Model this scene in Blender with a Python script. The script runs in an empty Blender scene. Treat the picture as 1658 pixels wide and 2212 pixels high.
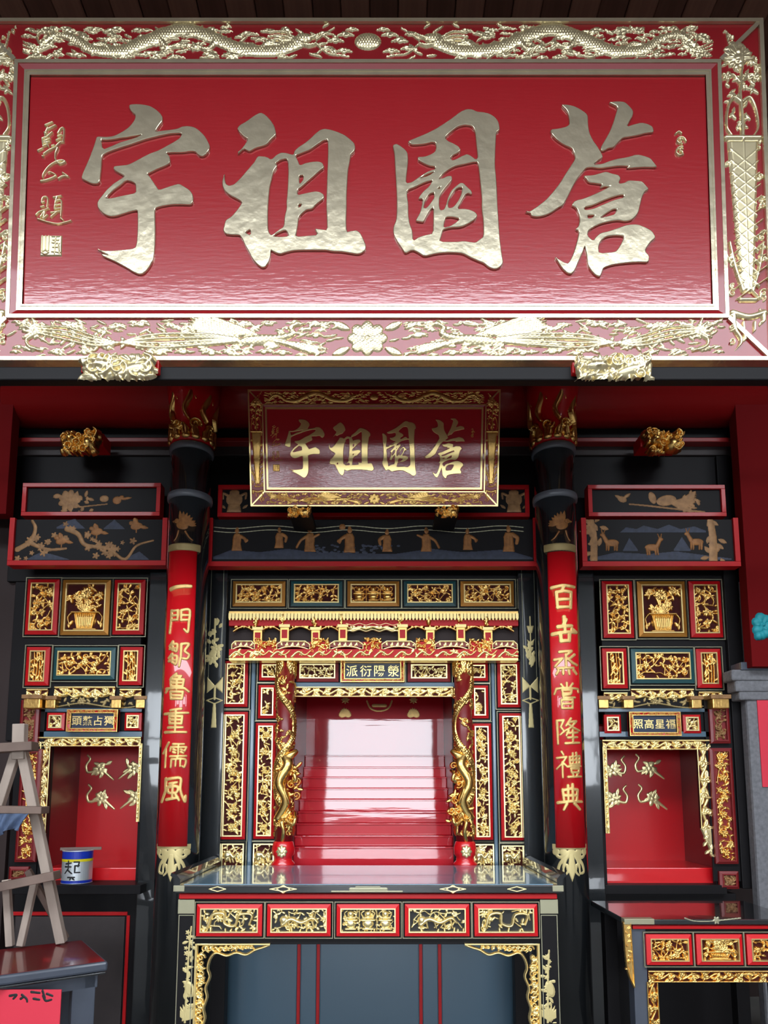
import bpy, bmesh, math, random
import numpy as np
from mathutils import Matrix, Vector

# ------------------------------------------------------------------ camera, sky, light, exposure
SC = bpy.context.scene
COL = SC.collection
FPX, CX, CY = 1500.0, 829.0, 1516.0          # focal length and principal point in photo pixels
PITCH = math.radians(7.0)
CAM = (0.0, -4.5, 1.75)
cd = bpy.data.cameras.new('camera'); cam = bpy.data.objects.new('camera', cd); COL.objects.link(cam)
cam.location = CAM; cam.rotation_euler = (math.pi/2 + PITCH, 0, 0)
cd.sensor_fit = 'HORIZONTAL'; cd.sensor_width = 36.0; cd.lens = FPX/1658*36.0
cd.shift_y = (CY-1106)/1658; cd.clip_start = 0.05; cd.clip_end = 100
SC.camera = cam
vs = SC.view_settings
vs.view_transform = 'Standard'; vs.look = 'None'; vs.gamma = 1.0; vs.use_curve_mapping = False
vs.exposure = -0.08
SKY = 13.0
wd = bpy.data.worlds.new('overcast_sky'); SC.world = wd; wd.use_nodes = True
bg = wd.node_tree.nodes['Background']; bg.inputs[0].default_value = (0.86, 0.93, 1.0, 1); bg.inputs[1].default_value = SKY
# openings through which the daylight comes (courtyard well, street door): portals guide the sampling
WELL = (-5.2, 5.2, -6.8, -4.72, 6.6)          # x0 x1 y0 y1 z of the open courtyard well
ROOF2 = 6.0                                   # the gate building opposite is lower
DOOR = (-1.45, 1.25, -11.0, 0.15, 3.55)      # x0 x1 y z0 z1
def portal(loc, rot, sx, sy):
    l = bpy.data.lights.new('daylight_opening', 'AREA'); l.shape = 'RECTANGLE'; l.size = sx; l.size_y = sy
    l.cycles.is_portal = True
    o = bpy.data.objects.new('daylight_opening', l); COL.objects.link(o); o.location = loc; o.rotation_euler = rot
portal(((WELL[0]+WELL[1])/2, (WELL[2]+WELL[3])/2, (WELL[4]+ROOF2)/2+.08), (math.atan2(WELL[4]-ROOF2, WELL[3]-WELL[2]), 0, 0), WELL[1]-WELL[0], math.hypot(WELL[4]-ROOF2, WELL[3]-WELL[2]))
portal(((DOOR[0]+DOOR[1])/2, DOOR[2]-.2, (DOOR[3]+DOOR[4])/2), (math.pi/2, 0, 0), DOOR[1]-DOOR[0], DOOR[4]-DOOR[3])

# ------------------------------------------------------------------ materials
def srgb(r, g, b):
    f = lambda c: (c/255/12.92) if c/255 <= .04045 else ((c/255+.055)/1.055)**2.4
    return (f(r), f(g), f(b))
MATS = {}
def mat(name, col, rough=.4, metal=0., coat=0., coat_r=.05, bump=0., bscale=40., var=0., vscale=8., stretch=None, spec=.5):
    m = bpy.data.materials.new(name); m.use_nodes = True; nt = m.node_tree; b = nt.nodes['Principled BSDF']
    b.inputs['Base Color'].default_value = (*col, 1); b.inputs['Roughness'].default_value = rough
    b.inputs['Metallic'].default_value = metal; b.inputs['Coat Weight'].default_value = coat
    b.inputs['Coat Roughness'].default_value = coat_r; b.inputs['Specular IOR Level'].default_value = spec
    if bump or var:
        tc = nt.nodes.new('ShaderNodeTexCoord'); mp = nt.nodes.new('ShaderNodeMapping')
        nt.links.new(tc.outputs['Object'], mp.inputs[0])
        if stretch: mp.inputs['Scale'].default_value = stretch
    if var:
        n = nt.nodes.new('ShaderNodeTexNoise'); n.inputs['Scale'].default_value = vscale; n.inputs['Detail'].default_value = 6
        nt.links.new(mp.outputs[0], n.inputs['Vector'])
        r = nt.nodes.new('ShaderNodeValToRGB')
        r.color_ramp.elements[0].position = .3; r.color_ramp.elements[1].position = .7
        r.color_ramp.elements[0].color = (*[c*(1-var) for c in col], 1)
        r.color_ramp.elements[1].color = (*[min(1, c*(1+var)) for c in col], 1)
        nt.links.new(n.outputs[0], r.inputs[0]); nt.links.new(r.outputs[0], b.inputs['Base Color'])
    if bump:
        n2 = nt.nodes.new('ShaderNodeTexNoise'); n2.inputs['Scale'].default_value = bscale; n2.inputs['Detail'].default_value = 3
        nt.links.new(mp.outputs[0], n2.inputs['Vector'])
        bp = nt.nodes.new('ShaderNodeBump'); bp.inputs['Strength'].default_value = bump; bp.inputs['Distance'].default_value = .01
        nt.links.new(n2.outputs[0], bp.inputs['Height']); nt.links.new(bp.outputs[0], b.inputs['Normal'])
        if coat: nt.links.new(bp.outputs[0], b.inputs['Coat Normal'])
    MATS[name] = m
    return m
M = MATS
mat('plaque_red', srgb(174, 24, 34), .3, coat=1., coat_r=.04, bump=.06, bscale=10., stretch=(1, 1, 6))
mat('plaque_rail_red', srgb(150, 18, 28), .35, coat=.35, coat_r=.05)
mat('pale_gold', (.74, .66, .47), .24, .72, bump=.25, bscale=14., var=.08, vscale=9.)
mat('pale_gold_relief', (.88, .77, .48), .30, .8)
mat('gold', (.88, .56, .18), .30, 1., bump=.12, bscale=60.)
mat('bright_gold', (.97, .75, .32), .28, .82)
mat('gold_paint', (.72, .47, .17), .42, .55, var=.15, vscale=30.)
mat('dull_gold', (.40, .30, .13), .5, .4)
mat('brown_gold', (.30, .155, .06), .5, .25, var=.3, vscale=25.)
mat('cream_gold', (.93, .78, .40), .30, .8)
mat('orange_gold', srgb(176, 118, 42), .4, .45, coat=.3)
mat('red_lacquer', srgb(184, 10, 18), .45, coat=.2, coat_r=.06, spec=.3)
mat('bright_red', srgb(214, 16, 26), .35, coat=.7, coat_r=.05)
mat('couplet_red', srgb(205, 14, 26), .35, coat=1., coat_r=.03)
mat('step_red', srgb(196, 12, 34), .4, coat=.95, coat_r=.03, spec=.2, bump=.05, bscale=3., stretch=(.5, 1, 6))
M['step_red'].node_tree.nodes['Principled BSDF'].inputs['Coat IOR'].default_value = 1.72
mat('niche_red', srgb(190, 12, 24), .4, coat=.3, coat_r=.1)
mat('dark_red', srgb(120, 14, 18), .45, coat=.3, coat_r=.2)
mat('beam_red', srgb(140, 18, 20), .35, coat=.6, coat_r=.15)
mat('recess', srgb(62, 14, 12), .7, spec=.2)
mat('teal', srgb(28, 74, 78), .35, coat=.6)
mat('navy', srgb(32, 44, 70), .4, coat=.5)
mat('black', (.010, .009, .010), .45, spec=.14, bump=.04, bscale=3.)
mat('black_gloss', (.012, .014, .016), .25, coat=1., coat_r=.04, bump=.10, bscale=4., stretch=(1, 1, .5))
mat('slate_sheen', srgb(72, 98, 116), .3, coat=.8, coat_r=.15, bump=.05, bscale=2., stretch=(1, 1, .2))  # black lacquer with its broad daylight reflection put into the base colour
mat('top_reflection', srgb(108, 144, 166), .25, coat=.8, coat_r=.05)  # pale blue window reflection of the tabletop, put into the colour
mat('grey_lacquer', srgb(70, 76, 88), .45, coat=.3, var=.1)
mat('ring_grey', srgb(92, 96, 104), .4, coat=.3)
mat('line', (.38, .36, .24), .4, .5)
mat('paint_blue', srgb(52, 58, 76), .6, var=.25, vscale=30.)
mat('wood_old', srgb(168, 152, 140), .8, var=.25, vscale=6., bump=.3, bscale=30., stretch=(1, 1, .15))
mat('wood_brown', srgb(118, 98, 88), .7, var=.25, vscale=5., stretch=(1, .2, 1))
mat('ceiling_wood', srgb(146, 104, 86), .6, var=.3, vscale=1.7, stretch=(6, .3, 1))
mat('ceiling_wood_dark', srgb(112, 76, 62), .6, var=.3, vscale=1.7, stretch=(6, .3, 1))
mat('dark_wood', srgb(52, 44, 44), .55, coat=.2, var=.15)
mat('maroon_top', srgb(104, 18, 24), .3, coat=.7, var=.2, vscale=3.)
mat('stone', srgb(112, 112, 116), .8, var=.2, vscale=40., bump=.2, bscale=80.)
mat('stone_floor', srgb(112, 110, 106), .55, var=.15, vscale=3.)
mat('plaster', srgb(84, 62, 56), .9, var=.1)
mat('wall_red', srgb(104, 12, 15), .8, spec=.1)
mat('faded_gold', srgb(146, 96, 48), .5, .25, var=.25, vscale=40.)
mat('leaf_gold', (.66, .54, .25), .45, .35)
mat('asphalt', (.035, .035, .036), .9, spec=.1)
mat('wall_dark', srgb(40, 24, 22), .7)
mat('can_blue', srgb(24, 52, 170), .35, coat=.4)
mat('can_steel', (.72, .77, .80), .35, .6)
mat('can_yellow', srgb(222, 206, 30), .4)
mat('ink', (.01, .01, .012), .6)
mat('cloth_blue', srgb(84, 100, 128), .9, var=.3, vscale=12.)
mat('paper_red', srgb(214, 50, 70), .7)
mat('teal_paint', srgb(20, 140, 150), .6)
mat('grey_stick', srgb(150, 150, 156), .5)

# ------------------------------------------------------------------ pixel <-> place
FW = (0, math.cos(PITCH), math.sin(PITCH)); UP = (0, -math.sin(PITCH), math.cos(PITCH))
def ray(px, py):
    a, b = (px-CX), -(py-CY)
    return (a, FPX*FW[1]+b*UP[1], FPX*FW[2]+b*UP[2])
def at(px, py, Y):
    d = ray(px, py); t = (Y-CAM[1])/d[1]
    return (CAM[0]+d[0]*t, Y, CAM[2]+d[2]*t)
def atz(px, py, Z):
    d = ray(px, py); t = (Z-CAM[2])/d[2]
    return (CAM[0]+d[0]*t, CAM[1]+d[1]*t, Z)
def rect(r, Y):
    a, b, c, d = at(r[0], r[1], Y), at(r[2], r[1], Y), at(r[0], r[3], Y), at(r[2], r[3], Y)
    return ((a[0]+c[0])/2, (b[0]+d[0])/2, c[2], a[2])      # x0 x1 z0 z1
def sc(Y, py=1516):
    a, b = at(829, py, Y), at(830, py, Y)
    return b[0]-a[0]                                        # metres per pixel

# ------------------------------------------------------------------ objects
def par(o, p):
    if p is not None:
        o.parent = p
        if p.type == 'EMPTY' and p.get('_loc') is not None:
            o.matrix_parent_inverse = Matrix.Translation(-Vector(p['_loc']))
def thing(name, label, cat, loc=(0, 0, 0), group=None, local=False):
    o = bpy.data.objects.new(name, None); COL.objects.link(o); o.location = loc
    o.empty_display_size = .05
    if not local: o['_loc'] = loc
    tag(o, label, cat, group)
    return o
def tag(o, label, cat, group=None):
    o['label'] = label; o['category'] = cat
    if group: o['group'] = group
    return o
def obj(name, me, m, parent=None, smooth=False):
    o = bpy.data.objects.new(name, me); COL.objects.link(o)
    if m: me.materials.append(M[m])
    if smooth: me.polygons.foreach_set('use_smooth', [True]*len(me.polygons))
    par(o, parent)
    return o
def struct(o): o['kind'] = 'structure'; return o
def mesh(v, f):
    me = bpy.data.meshes.new('m'); me.from_pydata([tuple(p) for p in v], [], f); me.update(); return me
BOXF = [(0, 1, 2, 3), (7, 6, 5, 4), (0, 4, 5, 1), (1, 5, 6, 2), (2, 6, 7, 3), (3, 7, 4, 0)]
def boxv(x0, x1, y0, y1, z0, z1):
    return [(x0, y0, z0), (x1, y0, z0), (x1, y0, z1), (x0, y0, z1), (x0, y1, z0), (x1, y1, z0), (x1, y1, z1), (x0, y1, z1)]
def bevel_me(me, w, seg=2):
    bm = bmesh.new(); bm.from_mesh(me)
    bmesh.ops.bevel(bm, geom=bm.edges[:], offset=w, segments=seg, affect='EDGES', profile=.5)
    bm.to_mesh(me); bm.free(); return me
def box(name, b, m, parent=None, bev=.003):
    me = mesh(boxv(*b), BOXF)
    w = min(bev, .3*min(b[1]-b[0], b[3]-b[2], b[5]-b[4]))
    if w > 0: bevel_me(me, w)
    return obj(name, me, m, parent)
def pbox(name, r, y0, y1, m, parent=None, bev=.003):
    x0, x1, z0, z1 = rect(r, y0)
    return box(name, (x0, x1, y0, y1, z0, z1), m, parent, bev)
def ring(name, out, inn, yb, yo, yi, m, parent=None):
    """picture-frame ring: outer/inner rect (x0,x1,z0,z1), back depth, front depth at outer and inner edge"""
    v = []
    for (x0, x1, z0, z1), y in ((out, yb), (out, yo), (inn, yi), (inn, yb)):
        v += [(x0, y, z0), (x1, y, z0), (x1, y, z1), (x0, y, z1)]
    f = []
    for k in range(4):
        a, b = 4*k, 4*((k+1) % 4)
        for i in range(4):
            j = (i+1) % 4; f.append((a+i, a+j, b+j, b+i))
    return obj(name, mesh(v, f), m, parent)
def inset(r, d, e=None):
    e = d if e is None else e
    return (r[0]+d, r[1]-d, r[2]+e, r[3]-e)
def merge(parts):
    v, f = [], []
    for pv, pf in parts:
        n = len(v); v += list(pv); f += [tuple(i+n for i in q) for q in pf]
    return mesh(v, f)
def lathe(prof, seg=32, c=(0, 0), a0=0., a1=2*math.pi):
    """prof: list of (r, z); around vertical axis at c"""
    v, f = [], []; full = abs(a1-a0-2*math.pi) < 1e-6; n = seg if full else seg+1
    for r, z in prof:
        for i in range(n):
            a = a0+(a1-a0)*i/seg; v.append((c[0]+r*math.cos(a), c[1]+r*math.sin(a), z))
    for k in range(len(prof)-1):
        for i in range(n if full else n-1):
            j = (i+1) % n; f.append((k*n+i, k*n+j, (k+1)*n+j, (k+1)*n+i))
    if full:
        f.append(tuple(range(n))[::-1]); f.append(tuple((len(prof)-1)*n+i for i in range(n)))
    return mesh(v, f)
def bar(p0, p1, w, t, side=(0, 1, 0)):
    """box beam between two points; w across (in image), t in depth"""
    a, b = Vector(p0), Vector(p1); d = (b-a).normalized(); s = Vector(side); s = (s-d*s.dot(d)).normalized(); n = d.cross(s)
    v = []
    for q in (a, b):
        for i, j in ((-1, -1), (1, -1), (1, 1), (-1, 1)): v.append(tuple(q+n*(i*w/2)+s*(j*t/2)))
    return v, [(3, 2, 1, 0), (4, 5, 6, 7), (0, 1, 5, 4), (1, 2, 6, 5), (2, 3, 7, 6), (3, 0, 4, 7)]
def tube(pts, r, seg=8):
    v, f = [], []; P = [Vector(p) for p in pts]
    for k, p in enumerate(P):
        d = (P[min(k+1, len(P)-1)]-P[max(k-1, 0)]).normalized()
        u = d.orthogonal().normalized(); w = d.cross(u)
        rr = r[k] if isinstance(r, (list, tuple)) else r
        for i in range(seg):
            a = 2*math.pi*i/seg; v.append(tuple(p+u*(rr*math.cos(a))+w*(rr*math.sin(a))))
    for k in range(len(P)-1):
        for i in range(seg):
            j = (i+1) % seg; f.append((k*seg+i, k*seg+j, (k+1)*seg+j, (k+1)*seg+i))
    f.append(tuple(range(seg))[::-1]); f.append(tuple((len(P)-1)*seg+i for i in range(seg)))
    return v, f

# ------------------------------------------------------------------ carved relief: a height field cut to its own outline
def cat(pts, n=6):
    P = [np.array(p, float) for p in pts]
    if len(P) < 3: return P
    out = []
    for i in range(len(P)-1):
        p0, p1, p2, p3 = P[max(i-1, 0)], P[i], P[i+1], P[min(i+2, len(P)-1)]
        for k in range(n):
            t = k/n
            out.append(.5*((2*p1)+(-p0+p2)*t+(2*p0-5*p1+4*p2-p3)*t*t+(-p0+3*p1-3*p2+p3)*t**3))
    out.append(P[-1]); return out
class Relief:
    """local units (pixels of the photo): x right, y up, origin at lower left"""
    def __init__(s, w, h, res=1.0, clip=None):
        s.w, s.h, s.res = w, h, res
        s.nx, s.ny = max(4, int(w/res)+1), max(4, int(h/res)+1)
        s.xs = np.linspace(0, w, s.nx); s.ys = np.linspace(0, h, s.ny)
        s.H = np.zeros((s.ny, s.nx)); s.clip = clip
    def win(s, x0, x1, y0, y1):
        i0, i1 = np.searchsorted(s.xs, [x0, x1]); j0, j1 = np.searchsorted(s.ys, [y0, y1])
        if i1 <= i0 or j1 <= j0: return None
        X, Y = np.meshgrid(s.xs[i0:i1], s.ys[j0:j1]); return (slice(j0, j1), slice(i0, i1)), X, Y
    def put(s, sl, val): s.H[sl] = np.maximum(s.H[sl], val)
    def seg(s, a, b, ra, rb, h, flat):
        R = max(ra, rb); q = s.win(min(a[0], b[0])-R, max(a[0], b[0])+R, min(a[1], b[1])-R, max(a[1], b[1])+R)
        if q is None: return
        sl, X, Y = q; dx, dy = b[0]-a[0], b[1]-a[1]; L = dx*dx+dy*dy+1e-9
        t = np.clip(((X-a[0])*dx+(Y-a[1])*dy)/L, 0, 1)
        d = np.hypot(X-a[0]-t*dx, Y-a[1]-t*dy); r = ra+(rb-ra)*t+1e-6
        u = 1-d/r
        s.put(sl, h*np.clip(u*flat, 0, 1) if flat else h*np.sqrt(np.clip(1-(d/r)**2, 0, 1))*(u > 0))
    def stroke(s, pts, r0, r1=None, h=1., flat=0, rm=None, smooth=True):
        P = cat(pts) if smooth else [np.array(p, float) for p in pts]
        r1 = r0 if r1 is None else r1; n = len(P)-1
        for i in range(n):
            def rr(t):
                if rm is None: return r0+(r1-r0)*t
                return r0+(rm-r0)*t*2 if t < .5 else rm+(r1-rm)*(t*2-1)
            s.seg(P[i], P[i+1], rr(i/n), rr((i+1)/n), h, flat)
    def ell(s, x, y, rx, ry, a=0., h=1., flat=0):
        R = max(rx, ry); q = s.win(x-R, x+R, y-R, y+R)
        if q is None: return
        sl, X, Y = q; c, n = math.cos(a), math.sin(a); u = ((X-x)*c+(Y-y)*n)/rx; v = (-(X-x)*n+(Y-y)*c)/ry
        d = np.hypot(u, v)
        s.put(sl, h*np.clip((1-d)*flat, 0, 1) if flat else h*np.sqrt(np.clip(1-d*d, 0, 1)))
    def leaf(s, x, y, a, l, w, h=1.):
        q = s.win(x-l, x+l, y-l, y+l)
        if q is None: return
        sl, X, Y = q; c, n = math.cos(a), math.sin(a); u = ((X-x)*c+(Y-y)*n)/l; v = (-(X-x)*n+(Y-y)*c)
        hw = w*np.sin(np.pi*np.clip(u, 0, 1))**.8+1e-6; t = np.abs(v)/hw
        s.put(sl, np.where((u > 0) & (u < 1) & (t < 1), h*(1-t**2)**.5*(.7+.3*np.minimum(1, t*3)), 0))
    def flower(s, x, y, r, n=6, h=1., a=0.):
        for k in range(n):
            b = a+2*math.pi*k/n; s.ell(x+.58*r*math.cos(b), y+.58*r*math.sin(b), .46*r, .3*r, b, h*.8)
        s.ell(x, y, .28*r, .28*r, 0, h)
    def spiral(s, x, y, r, turns, a, w, h=.8, sgn=1):
        n = int(10*turns)+3; P = []
        for k in range(n):
            t = k/(n-1); b = a+sgn*2*math.pi*turns*t; P.append((x+r*(1-.85*t)*math.cos(b), y+r*(1-.85*t)*math.sin(b)))
        s.stroke(P, w, w*.6, h, smooth=False)
    def poly(s, pts, h=1., edge=3.):
        xs = [p[0] for p in pts]; ys = [p[1] for p in pts]; q = s.win(min(xs), max(xs), min(ys), max(ys))
        if q is None: return
        sl, X, Y = q; ins = np.zeros(X.shape, bool); D = np.full(X.shape, 1e9); n = len(pts)
        for i in range(n):
            (ax, ay), (bx, by) = pts[i], pts[(i+1) % n]
            if ay != by: ins ^= ((ay > Y) != (by > Y)) & (X < (bx-ax)*(Y-ay)/(by-ay)+ax)
            dx, dy = bx-ax, by-ay; t = np.clip(((X-ax)*dx+(Y-ay)*dy)/(dx*dx+dy*dy+1e-9), 0, 1)
            D = np.minimum(D, np.hypot(X-ax-t*dx, Y-ay-t*dy))
        s.put(sl, np.where(ins, h*np.minimum(1, .15+D/edge), 0))
    def scales(s, amp=.16, p=5., q=4.):
        X, Y = np.meshgrid(s.xs, s.ys); row = np.floor(Y/q)
        u = ((X+row*p*.5) % p)/p-.5; v = (Y % q)/q
        s.H *= 1-amp*(np.clip(np.abs(u)*2, 0, 1)**2+.6*(v))
    def mesh(s, fn, height, sink=.002):
        """fn(u,v,z)->xyz with u,v in local units and z in metres above the ground of the relief"""
        H = s.H.copy()
        if s.clip is not None: X, Y = np.meshgrid(s.xs, s.ys); H[~s.clip(X, Y)] = 0
        m = H > .03
        fm = m[:-1, :-1] | m[1:, :-1] | m[:-1, 1:] | m[1:, 1:]
        vid = -np.ones(H.shape, int); need = np.zeros(H.shape, bool)
        need[:-1, :-1] |= fm; need[1:, :-1] |= fm; need[:-1, 1:] |= fm; need[1:, 1:] |= fm
        vid[need] = np.arange(need.sum())
        jj, ii = np.nonzero(need)
        Z = np.where(m[jj, ii], H[jj, ii]*height, -sink)
        V = fn(s.xs[ii], s.ys[jj], Z)
        fj, fi = np.nonzero(fm)
        F = np.stack([vid[fj, fi], vid[fj, fi+1], vid[fj+1, fi+1], vid[fj+1, fi]], 1)
        me = bpy.data.meshes.new('relief')
        nv, nf = len(V), len(F)
        if nf == 0: return mesh([(0, 0, 0), (.001, 0, 0), (0, 0, .001)], [(0, 1, 2)])
        me.vertices.add(nv); me.vertices.foreach_set('co', V.astype(np.float32).ravel())
        me.loops.add(nf*4); me.loops.foreach_set('vertex_index', F.astype(np.int32).ravel())
        me.polygons.add(nf); me.polygons.foreach_set('loop_start', np.arange(0, nf*4, 4, dtype=np.int32))
        me.update(calc_edges=True); me.validate()
        me.polygons.foreach_set('use_smooth', np.ones(nf, bool))
        return me
def planefn(x0, z0, k, Y):                    # relief units -> flat panel facing the camera
    return lambda u, v, z: np.stack([x0+u*k, np.full(u.shape, Y)-z, z0+v*k], 1)
def cylfn(cx, cy, R, z0, k, um):              # relief wrapped on the front of a round column
    def fn(u, v, z):
        a = (u-um)*k/R; return np.stack([cx+(R+z)*np.sin(a), cy-(R+z)*np.cos(a), z0+v*k], 1)
    return fn
def foliage(R, rng, s=9., dens=1., hmin=.4, fill=.93):
    """dense openwork leaves, blossoms and curling stems"""
    w, h = R.w, R.h
    nx, ny = max(1, round(w/(s*1.5))), max(1, round(h/(s*1.5)))
    cw, ch = w/nx, h/ny; P = {}
    for i in range(nx):
        for j in range(ny):
            P[i, j] = ((i+.5+rng.uniform(-.25, .25))*cw, (j+.5+rng.uniform(-.25, .25))*ch)
    for (i, j), p in P.items():
        for q in ((i+1, j), (i, j+1), (i+1, j+1), (i-1, j+1)):
            if q in P and rng.random() < .5*dens:
                b = P[q]; mx, my = (p[0]+b[0])/2+rng.uniform(-.4, .4)*s, (p[1]+b[1])/2+rng.uniform(-.4, .4)*s
                R.stroke([p, (mx, my), b], s*.16, s*.12, rng.uniform(.35, .6))
    for (i, j), (x, y) in P.items():
        t = rng.random(); h_ = rng.uniform(hmin, 1.); a = rng.uniform(0, 6.28)
        if rng.random() > fill: continue
        if t < .25: R.flower(x, y, s*.75, rng.choice((5, 6, 8)), h_, a)
        elif t < .5:
            R.spiral(x, y, s*.6, 1.3, a, s*.17, h_, rng.choice((-1, 1)))
        for k in range(rng.choice((2, 3, 4)) if t > .25 else 2):
            b = a+k*2.2+rng.uniform(-.5, .5); R.leaf(x, y, b, s*rng.uniform(.75, 1.2), s*rng.uniform(.19, .33), h_*rng.uniform(.7, 1))
    for k in range(int(w/s)+int(h/s)):          # ties to the rim
        if rng.random() < w/(w+h):
            x = rng.uniform(0, w); y = rng.choice((0, h)); a = (math.pi/2 if y == 0 else -math.pi/2)
        else:
            y = rng.uniform(0, h); x = rng.choice((0, w)); a = (0 if x == 0 else math.pi)
        R.leaf(x-math.cos(a)*s*.2, y-math.sin(a)*s*.2, a+rng.uniform(-.7, .7), s*rng.uniform(.7, 1.1), s*.22, rng.uniform(.4, .8))
def scroll(R, rng, s, vertical=False, amp=.22):
    """running vine with curls and leaves along a strip"""
    L, T = (R.h, R.w) if vertical else (R.w, R.h)
    pt = (lambda a, b: (b, a)) if vertical else (lambda a, b: (a, b))
    n = max(2, round(L/(s*1.6))); P = []
    for k in range(n+1):
        P.append(pt(L*k/n, T*(.5+amp*(-1)**k)))
    R.stroke(P, s*.16, s*.16, .6)
    for k in range(n+1):
        x, y = P[k]; sg = (-1)**k; a = rng.uniform(0, 6.28)
        cx, cy = pt(L*k/n, T*(.5-sg*.18)); R.spiral(cx, cy, T*.26, 1.4, a, s*.15, .9, sg)
        t = rng.random()
        if t < .35: R.flower(cx, cy, T*.33, 6, 1., a)
        for j in range(4):
            R.leaf(cx, cy, a+j*1.57+rng.uniform(-.4, .4), s*rng.uniform(.8, 1.1), s*.26, rng.uniform(.6, 1))
def cloud(R, x, y, s, h=.7):
    for dx, dy, r in ((-1.2, 0, .55), (-.5, .35, .6), (.3, .3, .65), (1.1, .05, .55), (0, -.3, .6), (-1.9, -.2, .3), (1.8, -.2, .3)):
        R.ell(x+dx*s, y+dy*s, r*s*1.15, r*s*.7, 0, h*(.7+.3*((dx*7+dy*3) % 1)))

# ------------------------------------------------------------------ outlines (characters) -> extruded bevelled mesh
def chaikin(p):
    o = []
    for i in range(len(p)):
        a, b = p[i], p[(i+1) % len(p)]
        o += [(a[0]*.8+b[0]*.2, a[1]*.8+b[1]*.2), (a[0]*.2+b[0]*.8, a[1]*.2+b[1]*.8)]
    return o
def outline_mesh(loops, ext, bev):
    """loops in the XZ plane; front faces -Y"""
    cu = bpy.data.curves.new('c', 'CURVE'); cu.dimensions = '2D'; cu.fill_mode = 'BOTH'
    cu.extrude = ext; cu.bevel_depth = bev; cu.bevel_resolution = 1; cu.offset = -bev
    for l in loops:
        l = chaikin(l); sp = cu.splines.new('POLY'); sp.points.add(len(l)-1)
        for i, (x, z) in enumerate(l): sp.points[i].co = (x, z, 0, 1)
        sp.use_cyclic_u = True
    o = bpy.data.objects.new('c', cu); COL.objects.link(o); bpy.context.view_layer.update()
    me = bpy.data.meshes.new_from_object(o.evaluated_get(bpy.context.evaluated_depsgraph_get()))
    bpy.data.objects.remove(o); bpy.data.curves.remove(cu)
    me.transform(Matrix.Rotation(math.pi/2, 4, 'X'))
    return me
def text_mesh(ch, size, ext=.002, off=.0):
    cu = bpy.data.curves.new('t', 'FONT'); cu.body = ch; cu.size = size; cu.extrude = ext; cu.offset = off
    cu.align_x = 'CENTER'; cu.align_y = 'CENTER'
    o = bpy.data.objects.new('t', cu); COL.objects.link(o); bpy.context.view_layer.update()
    me = bpy.data.meshes.new_from_object(o.evaluated_get(bpy.context.evaluated_depsgraph_get()))
    bpy.data.objects.remove(o); bpy.data.curves.remove(cu)
    me.transform(Matrix.Rotation(math.pi/2, 4, 'X'))
    if len(me.vertices):                      # centre the glyph
        c = np.zeros(len(me.vertices)*3, np.float32); me.vertices.foreach_get('co', c); c = c.reshape(-1, 3)
        me.transform(Matrix.Translation((-(c[:, 0].min()+c[:, 0].max())/2, 0, -(c[:, 2].min()+c[:, 2].max())/2)))
    return me

# ================================================================== THE SETTING
def sbox(name, b, m, bev=0.): return struct(box(name, b, m, None, bev))
HX = 6.2; CZ = 6.6
struct(obj('floor', mesh([(-HX, -11.4, 0), (HX, -11.4, 0), (HX, 1.75, 0), (-HX, 1.75, 0)], [(0, 1, 2, 3)]), 'stone_floor'))
struct(obj('street_ground', mesh([(-14, -40, -.02), (14, -40, -.02), (14, -11.4, -.02), (-14, -11.4, -.02)], [(0, 1, 2, 3)]), 'asphalt'))
sbox('wall_back', (-HX, HX, 1.6, 1.75, 0, CZ+.2), 'wall_dark')
sbox('wall_left', (-HX-.15, -HX, -11.2, 1.75, 0, CZ+.2), 'plaster')
sbox('wall_right', (HX, HX+.15, -11.2, 1.75, 0, CZ+.2), 'plaster')
# the gate building opposite: wall with street door and two windows
dx0, dx1, dy, dz0, dz1 = DOOR
def bxs(lst): return merge([(boxv(*b), BOXF) for b in lst])
WX = (4.45, 5.55); WZ = (1.75, 4.0)
fw = []
for x0, x1, z0, z1 in ((-HX, -WX[1], 0, CZ), (-WX[1], -WX[0], 0, WZ[0]), (-WX[1], -WX[0], WZ[1], CZ), (-WX[0], -4.0, 0, CZ), (-4.0, -1.95, 0, 2.15), (-4.0, -1.95, 3.5, CZ), (-1.95, dx0, 0, CZ), (dx0, dx1, dz1, CZ), (dx0, dx1, 0, dz0),
                       (dx1, 1.72, 0, CZ), (4.0, WX[0], 0, CZ), (1.72, 4.0, 0, 2.15), (1.72, 4.0, 3.5, CZ), (WX[0], WX[1], 0, WZ[0]), (WX[0], WX[1], WZ[1], CZ), (WX[1], HX, 0, CZ)):
    fw.append((x0, x1, dy, dy+.2, z0, z1))
struct(obj('wall_front', bxs(fw), 'wall_dark'))
for k, sx in enumerate((-1, 1)):
    w = []
    for t in (0, .5, 1):
        xx = sx*(WX[0]+(WX[1]-WX[0])*t); w.append((xx-.03, xx+.03, dy+.02, dy+.12, WZ[0], WZ[1]))
    for t in (0, .5, 1):
        zz = WZ[0]+(WZ[1]-WZ[0])*t; w.append((sx*5-.55, sx*5+.55, dy+.03, dy+.11, zz-.03, zz+.03))
    struct(obj('window_%d' % (k+1), bxs(w), 'dark_wood'))
w = [(dx0-.1, dx0, dy-.02, dy+.25, 0, dz1+.1), (dx1, dx1+.1, dy-.02, dy+.25, 0, dz1+.1), (dx0, dx1, dy-.02, dy+.25, dz1, dz1+.12)]
struct(obj('door_1', bxs(w), 'dark_wood'))
sbox('ceiling_front', (-HX, HX, -11.2, WELL[2], ROOF2, ROOF2+.15), 'dark_wood')
sbox('trim_1', (-HX, HX, WELL[3]-.02, WELL[3]+.1, CZ-.25, CZ+.1), 'beam_red')
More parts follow.
